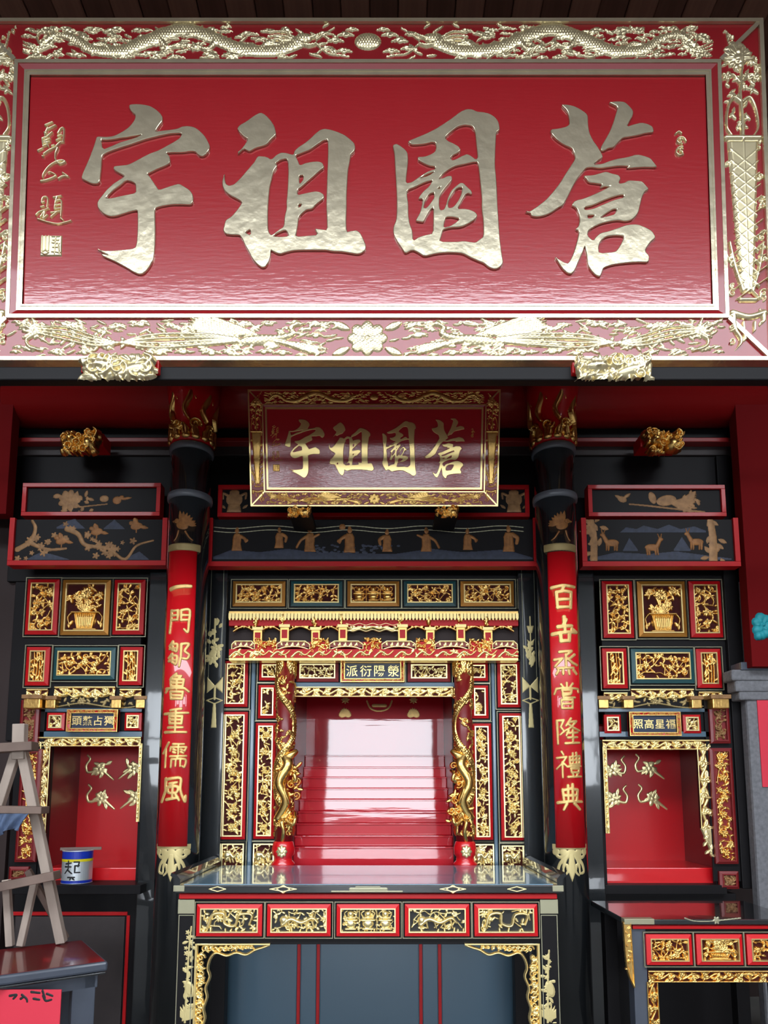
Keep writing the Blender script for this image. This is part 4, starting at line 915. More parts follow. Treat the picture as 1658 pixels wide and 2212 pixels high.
    obj('carving', R.mesh(planefn(ri[0], ri[2], k, Y+.006), hgt, .003), carve, p)
    return p
def strip(parent, r, Y, vertical=False, seed=1, carve='gold', edge=True, s=None, name='carved_strip', drop=False, hgt=.016, back='recess', teeth=False):
    """openwork running scroll with gold edge battens"""
    x0, x1, z0, z1 = rect(r, Y); k = sc(Y, (r[1]+r[3])/2); W, H = (x1-x0)/k, (z1-z0)/k
    p = box(name, (x0, x1, Y+.004, Y+.016, z0+(.4*(z1-z0) if teeth else 0), z1), back, parent, 0)
    R = Relief(W, H, .75); rng = random.Random(seed); T = W if vertical else H
    scroll(R, rng, s or T*.62, vertical)
    if edge:
        if vertical: R.stroke([(1.5, 0), (1.5, H)], 2, 2, .9, flat=3); R.stroke([(W-1.5, 0), (W-1.5, H)], 2, 2, .9, flat=3)
        else:
            R.stroke([(0, H-1.6), (W, H-1.6)], 2.2, 2.2, 1., flat=3)
            if not teeth: R.stroke([(0, 1.6), (W, 1.6)], 1.8, 1.8, .9, flat=3)
    if teeth:
        n = max(3, int(W/14)); R.stroke([(W*i/n, H*(.12 if i % 2 else .3)+H*.1*abs(2*i/n-1)) for i in range(n+1)], 1.8, 1.8, .9)
    obj('carving', R.mesh(planefn(x0, z0, k, Y+.004), hgt, .003), carve, p)
    return p
def nameboard(name, label, r, Y, chars, tsize, m_text='bright_gold', frame_m='orange_gold'):
    x0, x1, z0, z1 = rect(r, Y); k = sc(Y, (r[1]+r[3])/2)
    t = thing(name, label, 'name board', (x0, Y, z0))
    o = (x0, x1, z0, z1); i = inset(o, 9*k, 8*k)
    box('board', (i[0], i[1], Y, Y+.02, i[2], i[3]), 'navy', t, 0)
    f = ring('frame', o, i, Y+.02, Y-.016, Y-.010, 'red_lacquer', t)
    ring('gilt_edge', o, inset(o, 1.8*k), Y+.01, Y-.020, Y-.020, 'gold', f); ring('gilt_edge', inset(i, -1.8*k), i, Y+.01, Y-.016, Y-.016, 'gold', f)
    W, H = (x1-x0)/k, (z1-z0)/k; R = Relief(W, H, .75, clip=lambda X, Y_: (X < 8) | (X > W-8) | (Y_ < 7) | (Y_ > H-7)); rng = random.Random(len(label)); foliage(R, rng, 6, 1., .6)
    obj('carving', R.mesh(planefn(x0, z0, k, Y-.013), .006), frame_m, f)
    n = len(chars); iw = (i[1]-i[0])/n
    for q, ch in enumerate(chars):
        o_ = obj('character', text_mesh(ch, tsize*k, .002, .0006), m_text, t); o_.location = (i[0]+iw*(q+.5)-t.location.x*0, Y-.002, (i[2]+i[3])/2)
    return t

# ================================================================== CENTRAL SHRINE
YS = .47
t = thing('shrine_cabinet', 'tall central black shrine front with rows of gilded carved panels round the red steps', 'shrine', (at(806, 1870, YS)[0], YS, 0))
def bb(r, y0=YS, y1=YS+.06, m='black', nm='frame_board', bev=.003): return pbox(nm, r, y0, y1, m, t, bev)
bb((470, 1222, 1150, 1428)); bb((474, 1424, 634, 1876)); bb((978, 1424, 1138, 1876)); bb((630, 1424, 982, 1486))
# painted lattice fringe under the long fascia
def f(R, q):
    n = 34
    for i in range(n+1):
        x = R.w*i/n
        R.stroke([(x-R.w/n/2, 26), (x, 19), (x+R.w/n/2, 26)], 1., 1., 1., flat=2, smooth=False); R.stroke([(x-R.w/n/2, 19), (x, 26), (x+R.w/n/2, 19)], 1., 1., 1., flat=2, smooth=False)
        R.poly([(x-3, 1), (x+3, 1), (x+3.5, 15), (x-3.5, 15)], 1., 2)
motif('painted_fringe', f, (448, 1224, 1164, 1252), 'leaf_gold', t, YS-.001, .003, .9)
for i, (a, b) in enumerate(((503, 616), (628, 739), (750, 862), (872, 984), (994, 1109))):
    carved_panel(t, (a, 1256, b, 1310), YS, ('orange_gold', 'teal')[i % 2], ('leaf', 'leaf', 'urns', 'leaf', 'leaf')[i], 7, 40+i, s=8)
R_ = 'red_lacquer'
for r, mo, sd in (((484, 1428, 535, 1527), 'leaf', 1), ((478, 1538, 532, 1813), 'tall', 2), ((560, 1430, 604, 1470), 'leaf', 3), ((558, 1480, 597, 1552), 'tall', 4), ((550, 1562, 594, 1812), 'tall', 5),
                  ((1074, 1430, 1122, 1528), 'leaf', 6), ((1080, 1541, 1130, 1815), 'tall', 7), ((1010, 1431, 1053, 1471), 'leaf', 8), ((1017, 1481, 1054, 1552), 'tall', 9), ((1020, 1563, 1062, 1814), 'tall', 10)):
    carved_panel(t, r, YS, R_, mo, 6, sd, 'bright_gold', 'cream_gold', s=8)
for i, r in enumerate(((479, 1822, 527, 1872), (547, 1822, 592, 1872), (1022, 1823, 1066, 1873), (1083, 1826, 1130, 1873))):
    carved_panel(t, r, YS, 'cream_gold', 'beast', 0, 60+i, 'cream_gold', 'cream_gold', s=8)
for r in ((538, 1430, 547, 1872), (1064, 1430, 1072, 1872)): pbox('pilaster', r, YS-.03, YS+.01, 'slate_sheen', t, .006)  # black posts, their glints painted in as slate blue
for r in ((640, 1428, 731, 1473), (880, 1429, 972, 1473)): carved_panel(t, r, YS-.005, 'dark_red', 'leaf', 7, r[0], 'cream_gold', 'cream_gold', s=7)
pbox('rail', (630, 1474, 982, 1484), YS-.025, YS+.02, 'slate_sheen', t, .004)
strip(t, (634, 1483, 978, 1506), YS-.012, False, 71, 'bright_gold', s=15)
nameboard('name_board', 'dark blue name board with four gold characters over the central red steps', (736, 1425, 873, 1474), YS-.05, '派衍陽滎', 26)

# canopy frieze with little gilded pillars, bridges and eave tiles
YF = .36
t = thing('canopy_frieze', 'gilded canopy frieze with tile eave, small arches and bridges above the central opening', 'frieze', (at(806, 1424, YF)[0], YF, at(806, 1424, YF)[2]))
def fb(r, y0, y1, m, nm, bev=.002): return pbox(nm, r, y0, y1, m, t, bev)
x0, x1, z0, z1 = rect((494, 1322, 1119, 1342), YF); k = sc(YF, 1330); v = []
fb((494, 1320, 1119, 1326), YF-.01, YF+.066, 'gold', 'eave_board')
n = 84
tl = []
for i in range(n):
    x = x0+(x1-x0)*(i+.5)/n; w = (x1-x0)/n*.42
    tl.append((boxv(x-w, x+w, YF-.02, YF+.066, z0+5*k, z1-4*k), BOXF)); tl.append((boxv(x-w*.6, x+w*.6, YF-.026, YF+.06, z0+1*k, z0+6*k), BOXF))
o = obj('eave_tiles', merge(tl), 'bright_gold', t); o['kind'] = 'stuff'
fb((494, 1338, 1119, 1352), YF+.0, YF+.066, 'red_lacquer', 'red_board')
fb((494, 1350, 1119, 1405), YF+.05, YF+.066, 'wall_dark', 'dark_back')
pil = [556, 614, 681, 740, 869, 929, 995, 1054]
ed = [497]+pil+[1116]
for i in range(len(ed)-1):                    # carved arch aprons between the pillars
    a, b = ed[i]+7, ed[i+1]-7; x0, x1, z0, z1 = rect((a, 1346, b, 1366), YF+.01); k = sc(YF, 1356); W, H = (x1-x0)/k, (z1-z0)/k
    R = Relief(W, H, .75); wide = b-a > 90
    R.stroke([(0, 2), (W*.25, H*.45), (W*.5, H*.62), (W*.75, H*.45), (W, 2)], 2, 2, .8)
    for q in range(int(W/6)): x = (q+.5)*6; R.leaf(x, H-1, -1.57+random.Random(q+i*9).uniform(-.8, .8), H*.6, 2.6, .8)
    if wide:
        for yy in (.2, .5, .85): R.stroke([(W*u/8, H*(yy+.1*(-1)**u)) for u in range(9)], 1.6, 1.6, .9)
    obj('arch_carving', R.mesh(planefn(x0, z0, k, YF+.01), .012, .002), 'gold' if not wide else 'cream_gold', t)
for i, c in enumerate(pil):
    hi = 1352 if i % 2 else 1358
    if i >= 4: hi = 1352 if i % 2 == 0 else 1358
    pr = fb((c-10, hi, c+10, hi+34), YF-.015, YF+.055, 'gold', 'pillar', .004)
    cap = pbox('pillar_cap', (c-12, hi-4, c+12, hi+3), YF-.022, YF+.055, 'bright_gold', pr, .002); pbox('pillar_panel', (c-6, hi+8, c+6, hi+26), YF-.019, YF-.01, 'red_lacquer', pr, .001)
    R = Relief(26, 40, .8); rng = random.Random(c)
    R.ell(13, 24, 7, 12, 0, .9); R.ell(13, 34, 5, 5, 0, 1.)
    for q in range(8): R.leaf(13+rng.uniform(-6, 6), rng.uniform(2, 30), rng.uniform(0, 6.28), 9, 2.5, .8)
    q = at(c-13, hi-2, YF-.01); obj('figure', R.mesh(planefn(q[0], q[2]-.01, sc(YF, 1345)*.72, YF-.004), .02), 'gold', t)
for a, b in ((499, 551), (596, 670), (710, 785), (823, 899), (938, 1014), (1062, 1118)):
    x0, x1, z0, z1 = rect((a, 1383, b, 1406), YF-.02); k = sc(YF, 1394); W, H = (x1-x0)/k, (z1-z0)/k; R = Relief(W, H, .7)
    R.stroke([(1.5, 2), (1.5, H*.6), (W*.16, H-2), (W*.84, H-2), (W-1.5, H*.6), (W-1.5, 2)], 1.7, 1.7, 1., flat=3, smooth=False)
    R.stroke([(2, 2), (W*.25, H*.34), (W*.5, H*.42), (W*.75, H*.34), (W-2, 2)], 1.8, 1.8, 1., flat=3)
    for q in range(int(W/5)): R.leaf(W*.12+(q+.3)*5*.8, H*.5, (1.2, 2.2, .4)[q % 3], 8, 2.2, .7)
    br = pbox('bridge', (a+2, 1386, b-2, 1398), YF-.016, YF+.05, 'dark_red', t, .001)
    obj('bridge_carving', R.mesh(planefn(x0, z0, k, YF-.016), .012, .002), 'cream_gold', br)
for i, (a, b) in enumerate(((551, 597), (669, 711), (784, 824), (898, 939), (1013, 1063))):
    x0, x1, z0, z1 = rect((a, 1378, b, 1410), YF-.02); k = sc(YF, 1394); R = Relief((x1-x0)/k, (z1-z0)/k, .75); foliage(R, random.Random(90+i), 8, 1, .7)
    obj('figure_group', R.mesh(planefn(x0, z0, k, YF-.012), .03, .004), 'gold', t); pbox('figure_base', (a, 1386, b, 1406), YF-.012, YF+.05, 'red_lacquer', t, .001)
fb((494, 1402, 1119, 1422), YF-.03, YF+.066, 'red_lacquer', 'carved_beam')
x0, x1, z0, z1 = rect((494, 1402, 1119, 1422), YF-.03); k = sc(YF, 1412); W, H = (x1-x0)/k, (z1-z0)/k; R = Relief(W, H, .75); rng = random.Random(6)
for i in range(14):
    x = W*(i+.5)/14; R.stroke([(x-20, 3), (x-6, H*.7), (x+8, H*.35), (x+20, H*.8)], 3.2, 1.6, .9); R.flower(x, H*.5, 6, 5, .8)
for i in range(50): R.leaf(rng.uniform(0, W), rng.uniform(2, H-2), rng.uniform(0, 6.28), 13, 2.6, rng.uniform(.5, 1))
obj('beam_carving', R.mesh(planefn(x0, z0, k, YF-.03), .014, .002), 'bright_gold', t)
fb((494, 1421, 1119, 1427), YF-.04, YF+.066, 'bright_gold', 'beam_lip')

# two dragon columns
for ci, (c, lab) in enumerate(((613, 'slim red column wound with a gilded dragon, left of the red steps'), (1003, 'slim red column wound with a gilded dragon, right of the red steps'))):
    cx = at(c, 1650, .36)[0]; zt, zb_ = at(c, 1424, .36)[2], at(c, 1872, .36)[2]; k = sc(.36, 1650); rr = 19*k
    f = 1 if ci == 0 else -1
    t = thing('dragon_column', lab, 'column', (cx, .40, zb_))
    zz = lambda y: at(c, y, .36)[2]
    obj('shaft', lathe([(rr, zz(1818)), (rr, zt)], 28, (cx, .40)), 'dark_red', t, True)
    obj('base', lathe([(rr*1.35, zb_), (rr*1.35, zz(1866)), (rr*1.05, zz(1860)), (rr*1.0, zz(1852)), (rr*1.25, zz(1846)), (rr*1.3, zz(1834)), (rr*1.12, zz(1820)), (rr*.9, zz(1816))], 28, (cx, .40)), 'bright_red', t, True)
    R = Relief(26, 26, .8); R.flower(13, 13, 12, 8, .9); R.ell(13, 13, 6, 6, 0, 1.)
    obj('medallion', R.mesh(cylfn(cx, .40, rr*1.3, zz(1852), k, 13), .008), 'cream_gold', t)
    H = (zt-zz(1816))/k; R = Relief(100, H, .9); rng = random.Random(50+ci); m = 50
    # coiling body
    P = [(m+f*30*math.sin(y/H*11+1), y) for y in np.linspace(H*.05, H*.93, 26)]
    R.stroke(P, 11, 7, .55)
    for q in cat(P, 5)[::2]: R.ell(q[0], q[1], 4.5, 3.5, .6, .75)
    for i in range(80):
        x, y = rng.uniform(5, 95), rng.uniform(H*.03, H*.97)
        if rng.random() < .5: R.spiral(x, y, rng.uniform(6, 9), 1.3, rng.uniform(0, 6), 2., .45, rng.choice((-1, 1)))
        for b in range(2): R.leaf(x, y, rng.uniform(0, 6.28), 15, 3.2, rng.uniform(.3, .55))
    for i in range(10): R.leaf(m+(i-4.5)*9, H, -1.57+rng.uniform(-.25, .25), 34, 5.5, .55)
    R.scales(.25, 5, 4)
    obj('dragon_coils', R.mesh(cylfn(cx, .40, rr, zz(1816), k, m), .030, .003), 'gold', t)
    # the dragon's chest and head stand free of the column, facing inward
    def free(nm, pts, r0, r1, off):
        P = [at(c+f*x, y, .36) for x, y in pts]; n = len(P)
        P = [(p[0], p[1]-off*math.sin(math.pi*i/(n-1)), p[2]) for i, p in enumerate(P)]
        Q = cat(P, 6); me = merge([tube([tuple(q) for q in Q], [(r0+(r1-r0)*i/(len(Q)-1))*k for i in range(len(Q))], 10)])
        obj(nm, me, 'gold', t, True)
    free('dragon_body', [(-14, 1770), (6, 1730), (-8, 1690), (10, 1655), (4, 1635)], 9, 12, .05)
    free('dragon_snout', [(2, 1640), (16, 1632), (28, 1622)], 12, 5, .02)
    free('whisker', [(22, 1652), (-4, 1668), (-10, 1700), (-8, 1720)], 1.8, 1., .09); free('whisker', [(6, 1680), (4, 1705), (14, 1735), (2, 1742)], 1.8, 1., .08)
    free('fore_leg', [(8, 1690), (26, 1685), (24, 1672), (30, 1664)], 6, 3, .05); free('hind_leg', [(0, 1765), (20, 1780), (26, 1768), (24, 1755)], 6, 3, .05)
    free('tail_plume', [(-4, 1820), (2, 1795), (-2, 1775), (10, 1762)], 5, 3, .06)
    R = Relief(60, 150, .9)
    for i in range(26): R.leaf(rng.uniform(10, 50), rng.uniform(8, 142), rng.uniform(0, 6.28), rng.uniform(12, 20), 3.6, rng.uniform(.5, 1))
    for i in range(9): R.spiral(rng.uniform(12, 48), rng.uniform(12, 138), 9, 1.3, rng.uniform(0, 6), 2.2, .9)
    q = at(c+(-20 if f > 0 else -40), 1790, .33); obj('dragon_mane', R.mesh(planefn(q[0], q[2], k, .345), .03, .004), 'gold', t)

# stepped red altar inside
ys = [1871, 1830, 1806, 1779, 1753, 1727, 1703, 1679, 1657, 1632]
t = thing('stepped_altar', 'glossy red stepped altar rising inside the central shrine', 'altar', (at(808, 1871, .55)[0], .55, at(808, 1871, .55)[2]))
z = at(808, 1873, .55)[2]; zs0 = z; Y = .55; YB = 1.32
xl, xr = at(632, 1800, .53)[0], at(980, 1800, .53)[0]
for i in range(9):
    zt = at(808, ys[i+1], Y)[2]
    box('step', (xl, xr, Y, YB, z, zt), 'step_red', t, .006)
    box('step_nosing', (xl, xr, Y-.008, Y+.03, zt-.012, zt+.002), 'step_red', t, .003)
    z = zt; Y += .085
zt = at(808, 1480, .53)[2]
bk = box('back_panel', (xl-.1, xr+.1, YB-.02, YB+.03, zs0, zt+.3), 'step_red', t, 0)
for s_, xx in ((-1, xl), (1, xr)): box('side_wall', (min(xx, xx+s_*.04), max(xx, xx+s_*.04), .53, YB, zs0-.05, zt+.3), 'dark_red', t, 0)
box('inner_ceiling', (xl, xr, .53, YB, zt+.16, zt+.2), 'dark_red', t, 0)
for c in (745, 893):
    def f(R, q, c=c):
        for a in range(8): R.leaf(*q(c, 1511), a*math.pi/4, 10, 2, .9)
        for a in range(12): R.leaf(*q(c, 1548), .2+a*.25, 20-abs(a-6), 4, .8)
    motif('painted_flower', f, (c-24, 1498, c+24, 1556), 'gold_paint', bk, YB-.02, .003, .9)
def f(R, q):
    R.stroke([q(792, 1514), q(800, 1530), q(818, 1536), q(838, 1530), q(846, 1514)], 2, 2, .8); R.stroke([q(806, 1524), q(832, 1524)], 3.5, 3.5, .7)
motif('painted_bowl', f, (788, 1506, 850, 1540), 'gold_paint', bk, YB-.02, .003, .9)

# ================================================================== BLACK POSTS BESIDE THE COLUMNS
for ci, (c, lab) in enumerate(((461, 'black post with painted gold flowers, bow and white tassel, left of the shrine'), (1147, 'black post with painted gold tulips, bow and white tassel, right of the shrine'))):
    x0, x1, z0, z1 = rect((c-22, 1224, c+22, 1878), .40)
    t = thing('painted_post', lab, 'post', ((x0+x1)/2, .40, 0))
    box('post', (x0, x1, .40, .466, 0, z1), 'black_gloss', t, .006)
    for s_ in (-1, 1): box('gold_line', ((x0+x1)/2+s_*.045-.0015, (x0+x1)/2+s_*.045+.0015, .398, .401, at(0, 1465, .4)[2], z1-.02), 'line', t, 0)
    rng = random.Random(70+ci)
    def f(R, q, ci=ci):
        if ci == 0:
            for i in range(18): R.leaf(*q(c+rng.uniform(-9, 9), 1345+i*5), rng.uniform(0, 6.28), 13, 4, .8)
            R.flower(*q(c+4, 1402), 13, 7, 1.); R.flower(*q(c-5, 1422), 14, 7, 1.); R.stroke([q(c, 1335), q(c, 1430)], 2, 2, .6)
        else:
            R.stroke([q(c, 1330), q(c, 1440)], 1.4, 1.4, .8); R.poly([q(c-8, 1350), q(c+8, 1350), q(c+4, 1366), q(c-4, 1366)], 1., 2); R.poly([q(c-8, 1380), q(c, 1386), q(c+9, 1378), q(c+5, 1394), q(c-4, 1394)], 1., 2)
            for i in range(16): R.leaf(*q(c+rng.uniform(-6, 6), 1400+i*2.6), rng.uniform(.6, 2.5), 14, 3.4, .9)
    motif('painted_flowers', f, (c-20, 1326, c+20, 1446), 'leaf_gold', t, .40, .003, .7)
    def f(R, q):
        R.poly([q(c-17, 1461), q(c, 1480), q(c+17, 1461), q(c+17, 1497), q(c, 1483), q(c-17, 1497)], 1., 2); R.stroke([q(c, 1482), q(c, 1510)], 2.4, 2.4, 1., flat=3)
        for s_ in (-1, 1): R.stroke([q(c-s_*17, 1513), q(c, 1507), q(c+s_*17, 1513), q(c, 1520), q(c-s_*17, 1513)], 1.4, 1.4, .9, flat=2, smooth=False)
        R.poly([q(c-3, 1518), q(c+3, 1518), q(c+6, 1572), q(c-6, 1572)], 1., 2)
    motif('painted_tassel', f, (c-19, 1458, c+19, 1576), 'leaf_gold', t, .40, .003, .7)
for r, lab in (((301, 1224, 346, 2330), 'shiny black upright between the left side shrine and the left column'), ((1262, 1224, 1302, 2330), 'shiny black upright between the right column and the right side shrine')):
    x0, x1, z0, z1 = rect(r, .40); tag(box('upright', (x0, x1, .40, .466, 0, z1), 'black_gloss', None, .01), lab, 'post')
for r, lab in (((418, 1224, 440, 2330), 'narrow dark board beside the left column'), ((1168, 1224, 1194, 2330), 'narrow dark board beside the right column')):
    x0, x1, z0, z1 = rect(r, .42); tag(box('side_board', (x0, x1, .42, .466, 0, z1), 'black', None, .004), lab, 'post')

# ================================================================== SIDE SHRINES
def side_shrine(f, label, chars, nlabel, panels, inner, squares, nb, strips, apron, motifs):
    YN = .47
    xs0, xs1 = inner[0], inner[2]
    t = thing('side_shrine', label, 'shrine', (at((xs0+xs1)/2, 1910, YN)[0], YN, at(0, 1915, YN)[2]))
    L, Rr = (24, 303) if f < 0 else (1300, 1570)
    pb = lambda nm, r, y0=YN, y1=YN+.05, m='black': pbox(nm, r, y0, y1, m, t, .003)
    pb('upper_board', (L, 1222, Rr, 1600)); pb('side_board', (L, 1598, xs0+2, 1924)); pb('side_board', (xs1-2, 1598, Rr, 1924))
    for i, (r, b, mo) in enumerate(panels): carved_panel(t, r, YN, b, mo, 8 if b != 'orange_gold' else 8, 100+i+(50 if f > 0 else 0), 'gold', 'bright_gold', s=9)
    for i, r in enumerate(squares): carved_panel(t, r, YN-.004, 'red_lacquer', 'leaf', 5, 130+i, 'cream_gold', 'cream_gold', line=False, s=7)
    for i, r in enumerate(apron): strip(t, r, YN-.012, False, 140+i, 'bright_gold', teeth=True, s=(r[3]-r[1])*.55)
    # dark carved arch strip with corbels
    x0, x1, z0, z1 = rect((L+26 if f < 0 else L+4, 1506, Rr-2 if f < 0 else Rr-46, 1532), YN-.01); k = sc(YN, 1518); W, H = (x1-x0)/k, (z1-z0)/k; R = Relief(W, H, .75)
    R.stroke([(0, H*.3), (W*.12, H*.12), (W*.28, H*.2), (W*.5, H*.5), (W*.72, H*.2), (W*.88, H*.12), (W, H*.3)], 1.8, 1.8, .8); rng = random.Random(8)
    for i in range(int(W/7)): R.leaf(i*7+3, H*.6, rng.uniform(0, 6.28), 11, 2.6, .6)
    R.flower(W*.5, H*.7, 9, 6, 1.)
    obj('arch_carving', R.mesh(planefn(x0, z0, k, YN-.001), .012, .002), 'dull_gold', t)
    for c in ((108, 250, 303) if f < 0 else (1304, 1358, 1505)):
        g = pbox('corbel', (c-11, 1508, c+11, 1530), YN-.06, YN, 'gold', t, .006)
        pbox('corbel_cap', (c-14, 1503, c+14, 1511), YN-.075, YN, 'brown_gold', g, .003)
    pb('rail', (inner[0]-22, 1530, inner[2]+6 if f < 0 else inner[2]+6, 1538), YN-.02, YN, 'slate_sheen'); pb('rail', (inner[0]-16, 1580, inner[2]+6, 1592), YN-.02, YN, 'slate_sheen')
    for i, (r, v) in enumerate(strips): strip(t, r, YN-.012-.002*i, v, 150+i, 'bright_gold', s=(r[2]-r[0])*.75 if v else 15)
    # red recess
    xa, xb, za, zb2 = rect((inner[0], inner[1], inner[2], inner[3]), YN+.02)
    bk = box('back_panel', (xa-.15, xb+.15, 1.02, 1.06, za, zb2+.2), 'niche_red', t, 0)
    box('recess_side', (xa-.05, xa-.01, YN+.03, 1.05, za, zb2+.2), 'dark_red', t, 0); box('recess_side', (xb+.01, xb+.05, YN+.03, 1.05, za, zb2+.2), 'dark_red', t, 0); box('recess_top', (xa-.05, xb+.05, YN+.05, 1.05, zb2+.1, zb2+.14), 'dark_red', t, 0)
    zr = at(0, 1874, YN+.08)[2]
    box('recess_step', (xa-.01, xb+.01, YN+.06, 1.02, za, zr), 'bright_red', t, .005)
    for i, (c, y, sd) in enumerate(motifs):
        def fm(R, q, c=c, y=y, sd=sd):
            rg = random.Random(sd); R.flower(*q(c, y), 16, 6, 1., rg.uniform(0, 1)); s_ = 1 if sd % 2 else -1
            R.stroke([q(c+s_*12, y+4), q(c+s_*26, y+6), q(c+s_*30, y-8), q(c+s_*22, y-22), q(c+s_*28, y-30)], 3.4, 2.2, .8)
            R.stroke([q(c-s_*8, y+4), q(c-s_*20, y+14), q(c-s_*30, y+22)], 4, 2, .8)
            for a in range(7): R.leaf(*q(c+rg.uniform(-12, 12), y+rg.uniform(-10, 10)), rg.uniform(0, 6.28), 18, 4.4, .8)
        motif('gilt_ornament', fm, (c-36, y-36, c+36, y+34), 'cream_gold', bk, 1.02, .006, .8)
    # ledge the recess stands on
    pb('ledge', (L, 1912, Rr, 1932), YN-.19 if f < 0 else YN-.05, 1.1)
    nameboard('name_board', nlabel, nb, YN-.05, chars, 22)
    return t
OG, TL = 'orange_gold', 'teal'
lf = side_shrine(-1, 'left side shrine with carved gold panels and an empty red recess behind the ladder', '頭鰲占獨', 'dark blue name board with four gold characters over the left red recess',
    [((58, 1252, 126, 1371), R_, 'leaf'), ((134, 1253, 237, 1372), OG, 'vase'), ((246, 1253, 312, 1371), R_, 'leaf'), ((57, 1398, 107, 1481), R_, 'bamboo'), ((117, 1399, 249, 1468), TL, 'leaf'), ((259, 1398, 307, 1480), R_, 'bamboo')],
    (100, 1606, 300, 1913), ((102, 1540, 140, 1578), (270, 1540, 306, 1578)), (146, 1533, 256, 1581),
    (((84, 1592, 305, 1613), False), ((82, 1606, 105, 1800), True), ((297, 1606, 305, 1775), True)),
    ((118, 1483, 249, 1510), (58, 1488, 104, 1510), (259, 1488, 306, 1510)),
    ((214, 1662, 2), (286, 1660, 5), (216, 1726, 4), (290, 1724, 7)))
rt = side_shrine(1, 'right side shrine with carved gold panels and an empty red recess beside the stone pillar', '照高星福', 'dark blue name board with four gold characters over the right red recess',
    [((1301, 1256, 1366, 1378), R_, 'leaf'), ((1377, 1256, 1480, 1376), OG, 'vase'), ((1489, 1256, 1557, 1377), R_, 'leaf'), ((1301, 1401, 1353, 1487), R_, 'bamboo'), ((1363, 1402, 1497, 1476), TL, 'leaf'), ((1504, 1402, 1556, 1486), R_, 'bamboo')],
    (1304, 1610, 1540, 1920), ((1304, 1544, 1340, 1584), (1474, 1544, 1512, 1584)), (1357, 1538, 1468, 1590),
    (((1300, 1598, 1532, 1620), False), ((1508, 1614, 1536, 1790), True), ((1303, 1614, 1313, 1800), True)),
    ((1362, 1488, 1497, 1512), (1303, 1496, 1354, 1514), (1508, 1494, 1558, 1514)),
    ((1322, 1664, 3), (1404, 1660, 2), (1326, 1728, 7), (1410, 1726, 4)))
# right strip ends in a slim hanging tip
def f(R, q):
    R.poly([q(1516, 1790), q(1540, 1790), q(1546, 1856), q(1538, 1850), q(1526, 1816)], .7, 3); rng = random.Random(3)
    for i in range(9): R.leaf(*q(1530+rng.uniform(-6, 8), 1795+i*6), rng.uniform(3.5, 5.8), 13, 3.4, 1.)
motif('strip_tip', f, (1508, 1788, 1552, 1862), 'cream_gold', rt, .46, .014, .8)
def f(R, q):
    R.poly([q(82, 1800), q(96, 1800), q(92, 1830), q(72, 1850), q(70, 1826)], .7, 3); rng = random.Random(3)
    for i in range(8): R.leaf(*q(82+rng.uniform(-6, 6), 1802+i*5), rng.uniform(3.5, 5.8), 12, 3.2, 1.)
motif('strip_tip', f, (64, 1798, 104, 1854), 'cream_gold', lf, .46, .014, .8)
# outer carved pilasters of the side shrines
for lab, prs in (('tall red pilaster with gilded carving at the left edge behind the ladder', ((44, 1512, 84, 1608), (40, 1618, 84, 1862), (20, 1872, 62, 1902))), ('tall red pilaster with gilded carving at the right edge of the right recess', ((1532, 1512, 1574, 1606), (1538, 1616, 1586, 1866), (1553, 1882, 1594, 1920)))):
    rr = prs[0]; t = thing('carved_pilaster', lab, 'pilaster', (at(rr[0], 1910, .44)[0], .44, at(0, 1915, .44)[2]))
    x0, x1, z0, z1 = rect((prs[0][0]-2, 1508, prs[1][2]+4, 1904), .45); box('board', (x0, x1, .45, .468, z0, z1), 'black', t, .002)
    for i, r in enumerate(prs): carved_panel(t, r, .445, 'dark_red', 'tall' if i < 2 else 'leaf', 5, rr[0]+i, 'brown_gold' if i != 1 else 'gold', 'dark_red', line=False, s=8, back='dark_red')
    c = (rr[0]+rr[2])/2+4; g = pbox('corbel', (c-18, 1504, c+18, 1530), .36, .45, 'gold', t, .006); pbox('corbel_cap', (c-22, 1500, c+22, 1509), .34, .45, 'brown_gold', g, .003)

# ================================================================== LOWER CABINETS
def cabinet(label, L, Rr, top, Yc, lines, m):
    x0, x1, z0, z1 = rect((L, top, Rr, 2300), Yc)
    t = thing('base_cabinet', label, 'cabinet', ((x0+x1)/2, Yc, 0))
    box('front', (x0, x1, Yc, Yc+.5, 0, at(0, top, Yc)[2]), m, t, .004)
    for r in lines:
        a, b, c, d = rect(r, Yc); box('red_moulding', (a, b, Yc-.012, Yc+.005, c, d), 'red_lacquer', t, .003)
    return t
t = cabinet('black base cabinet with painted-on sheen and red mouldings seen under the altar table', 440, 1180, 1884, .47, [(464, 1960, 471, 2330), (641, 1960, 648, 2330), (683, 1960, 690, 2330), (905, 1960, 912, 2330), (946, 1960, 953, 2330), (1120, 1960, 1126, 2330)], 'slate_sheen')
for a, b in ((472, 640), (691, 904), (954, 1119)): pbox('door', (a, 1950, b, 2330), .462, .48, 'slate_sheen', t, .004)  # black doors, coloured with the brightness they reflect
for a, b in ((649, 682), (913, 945)): pbox('stile', (a, 1950, b, 2330), .455, .48, 'slate_sheen', t, .004)
t = cabinet('black base cabinet with a red line frame under the left recess', 20, 302, 1930, .47, [(20, 1969, 276, 1977), (267, 1977, 274, 2330)], 'black')
pbox('door', (22, 1980, 262, 2330), .458, .48, 'dark_wood', t, .004)
t = cabinet('black base cabinet under the right recess behind the side table', 1300, 1600, 1930, .47, [(1596, 1990, 1600, 2330)], 'black')

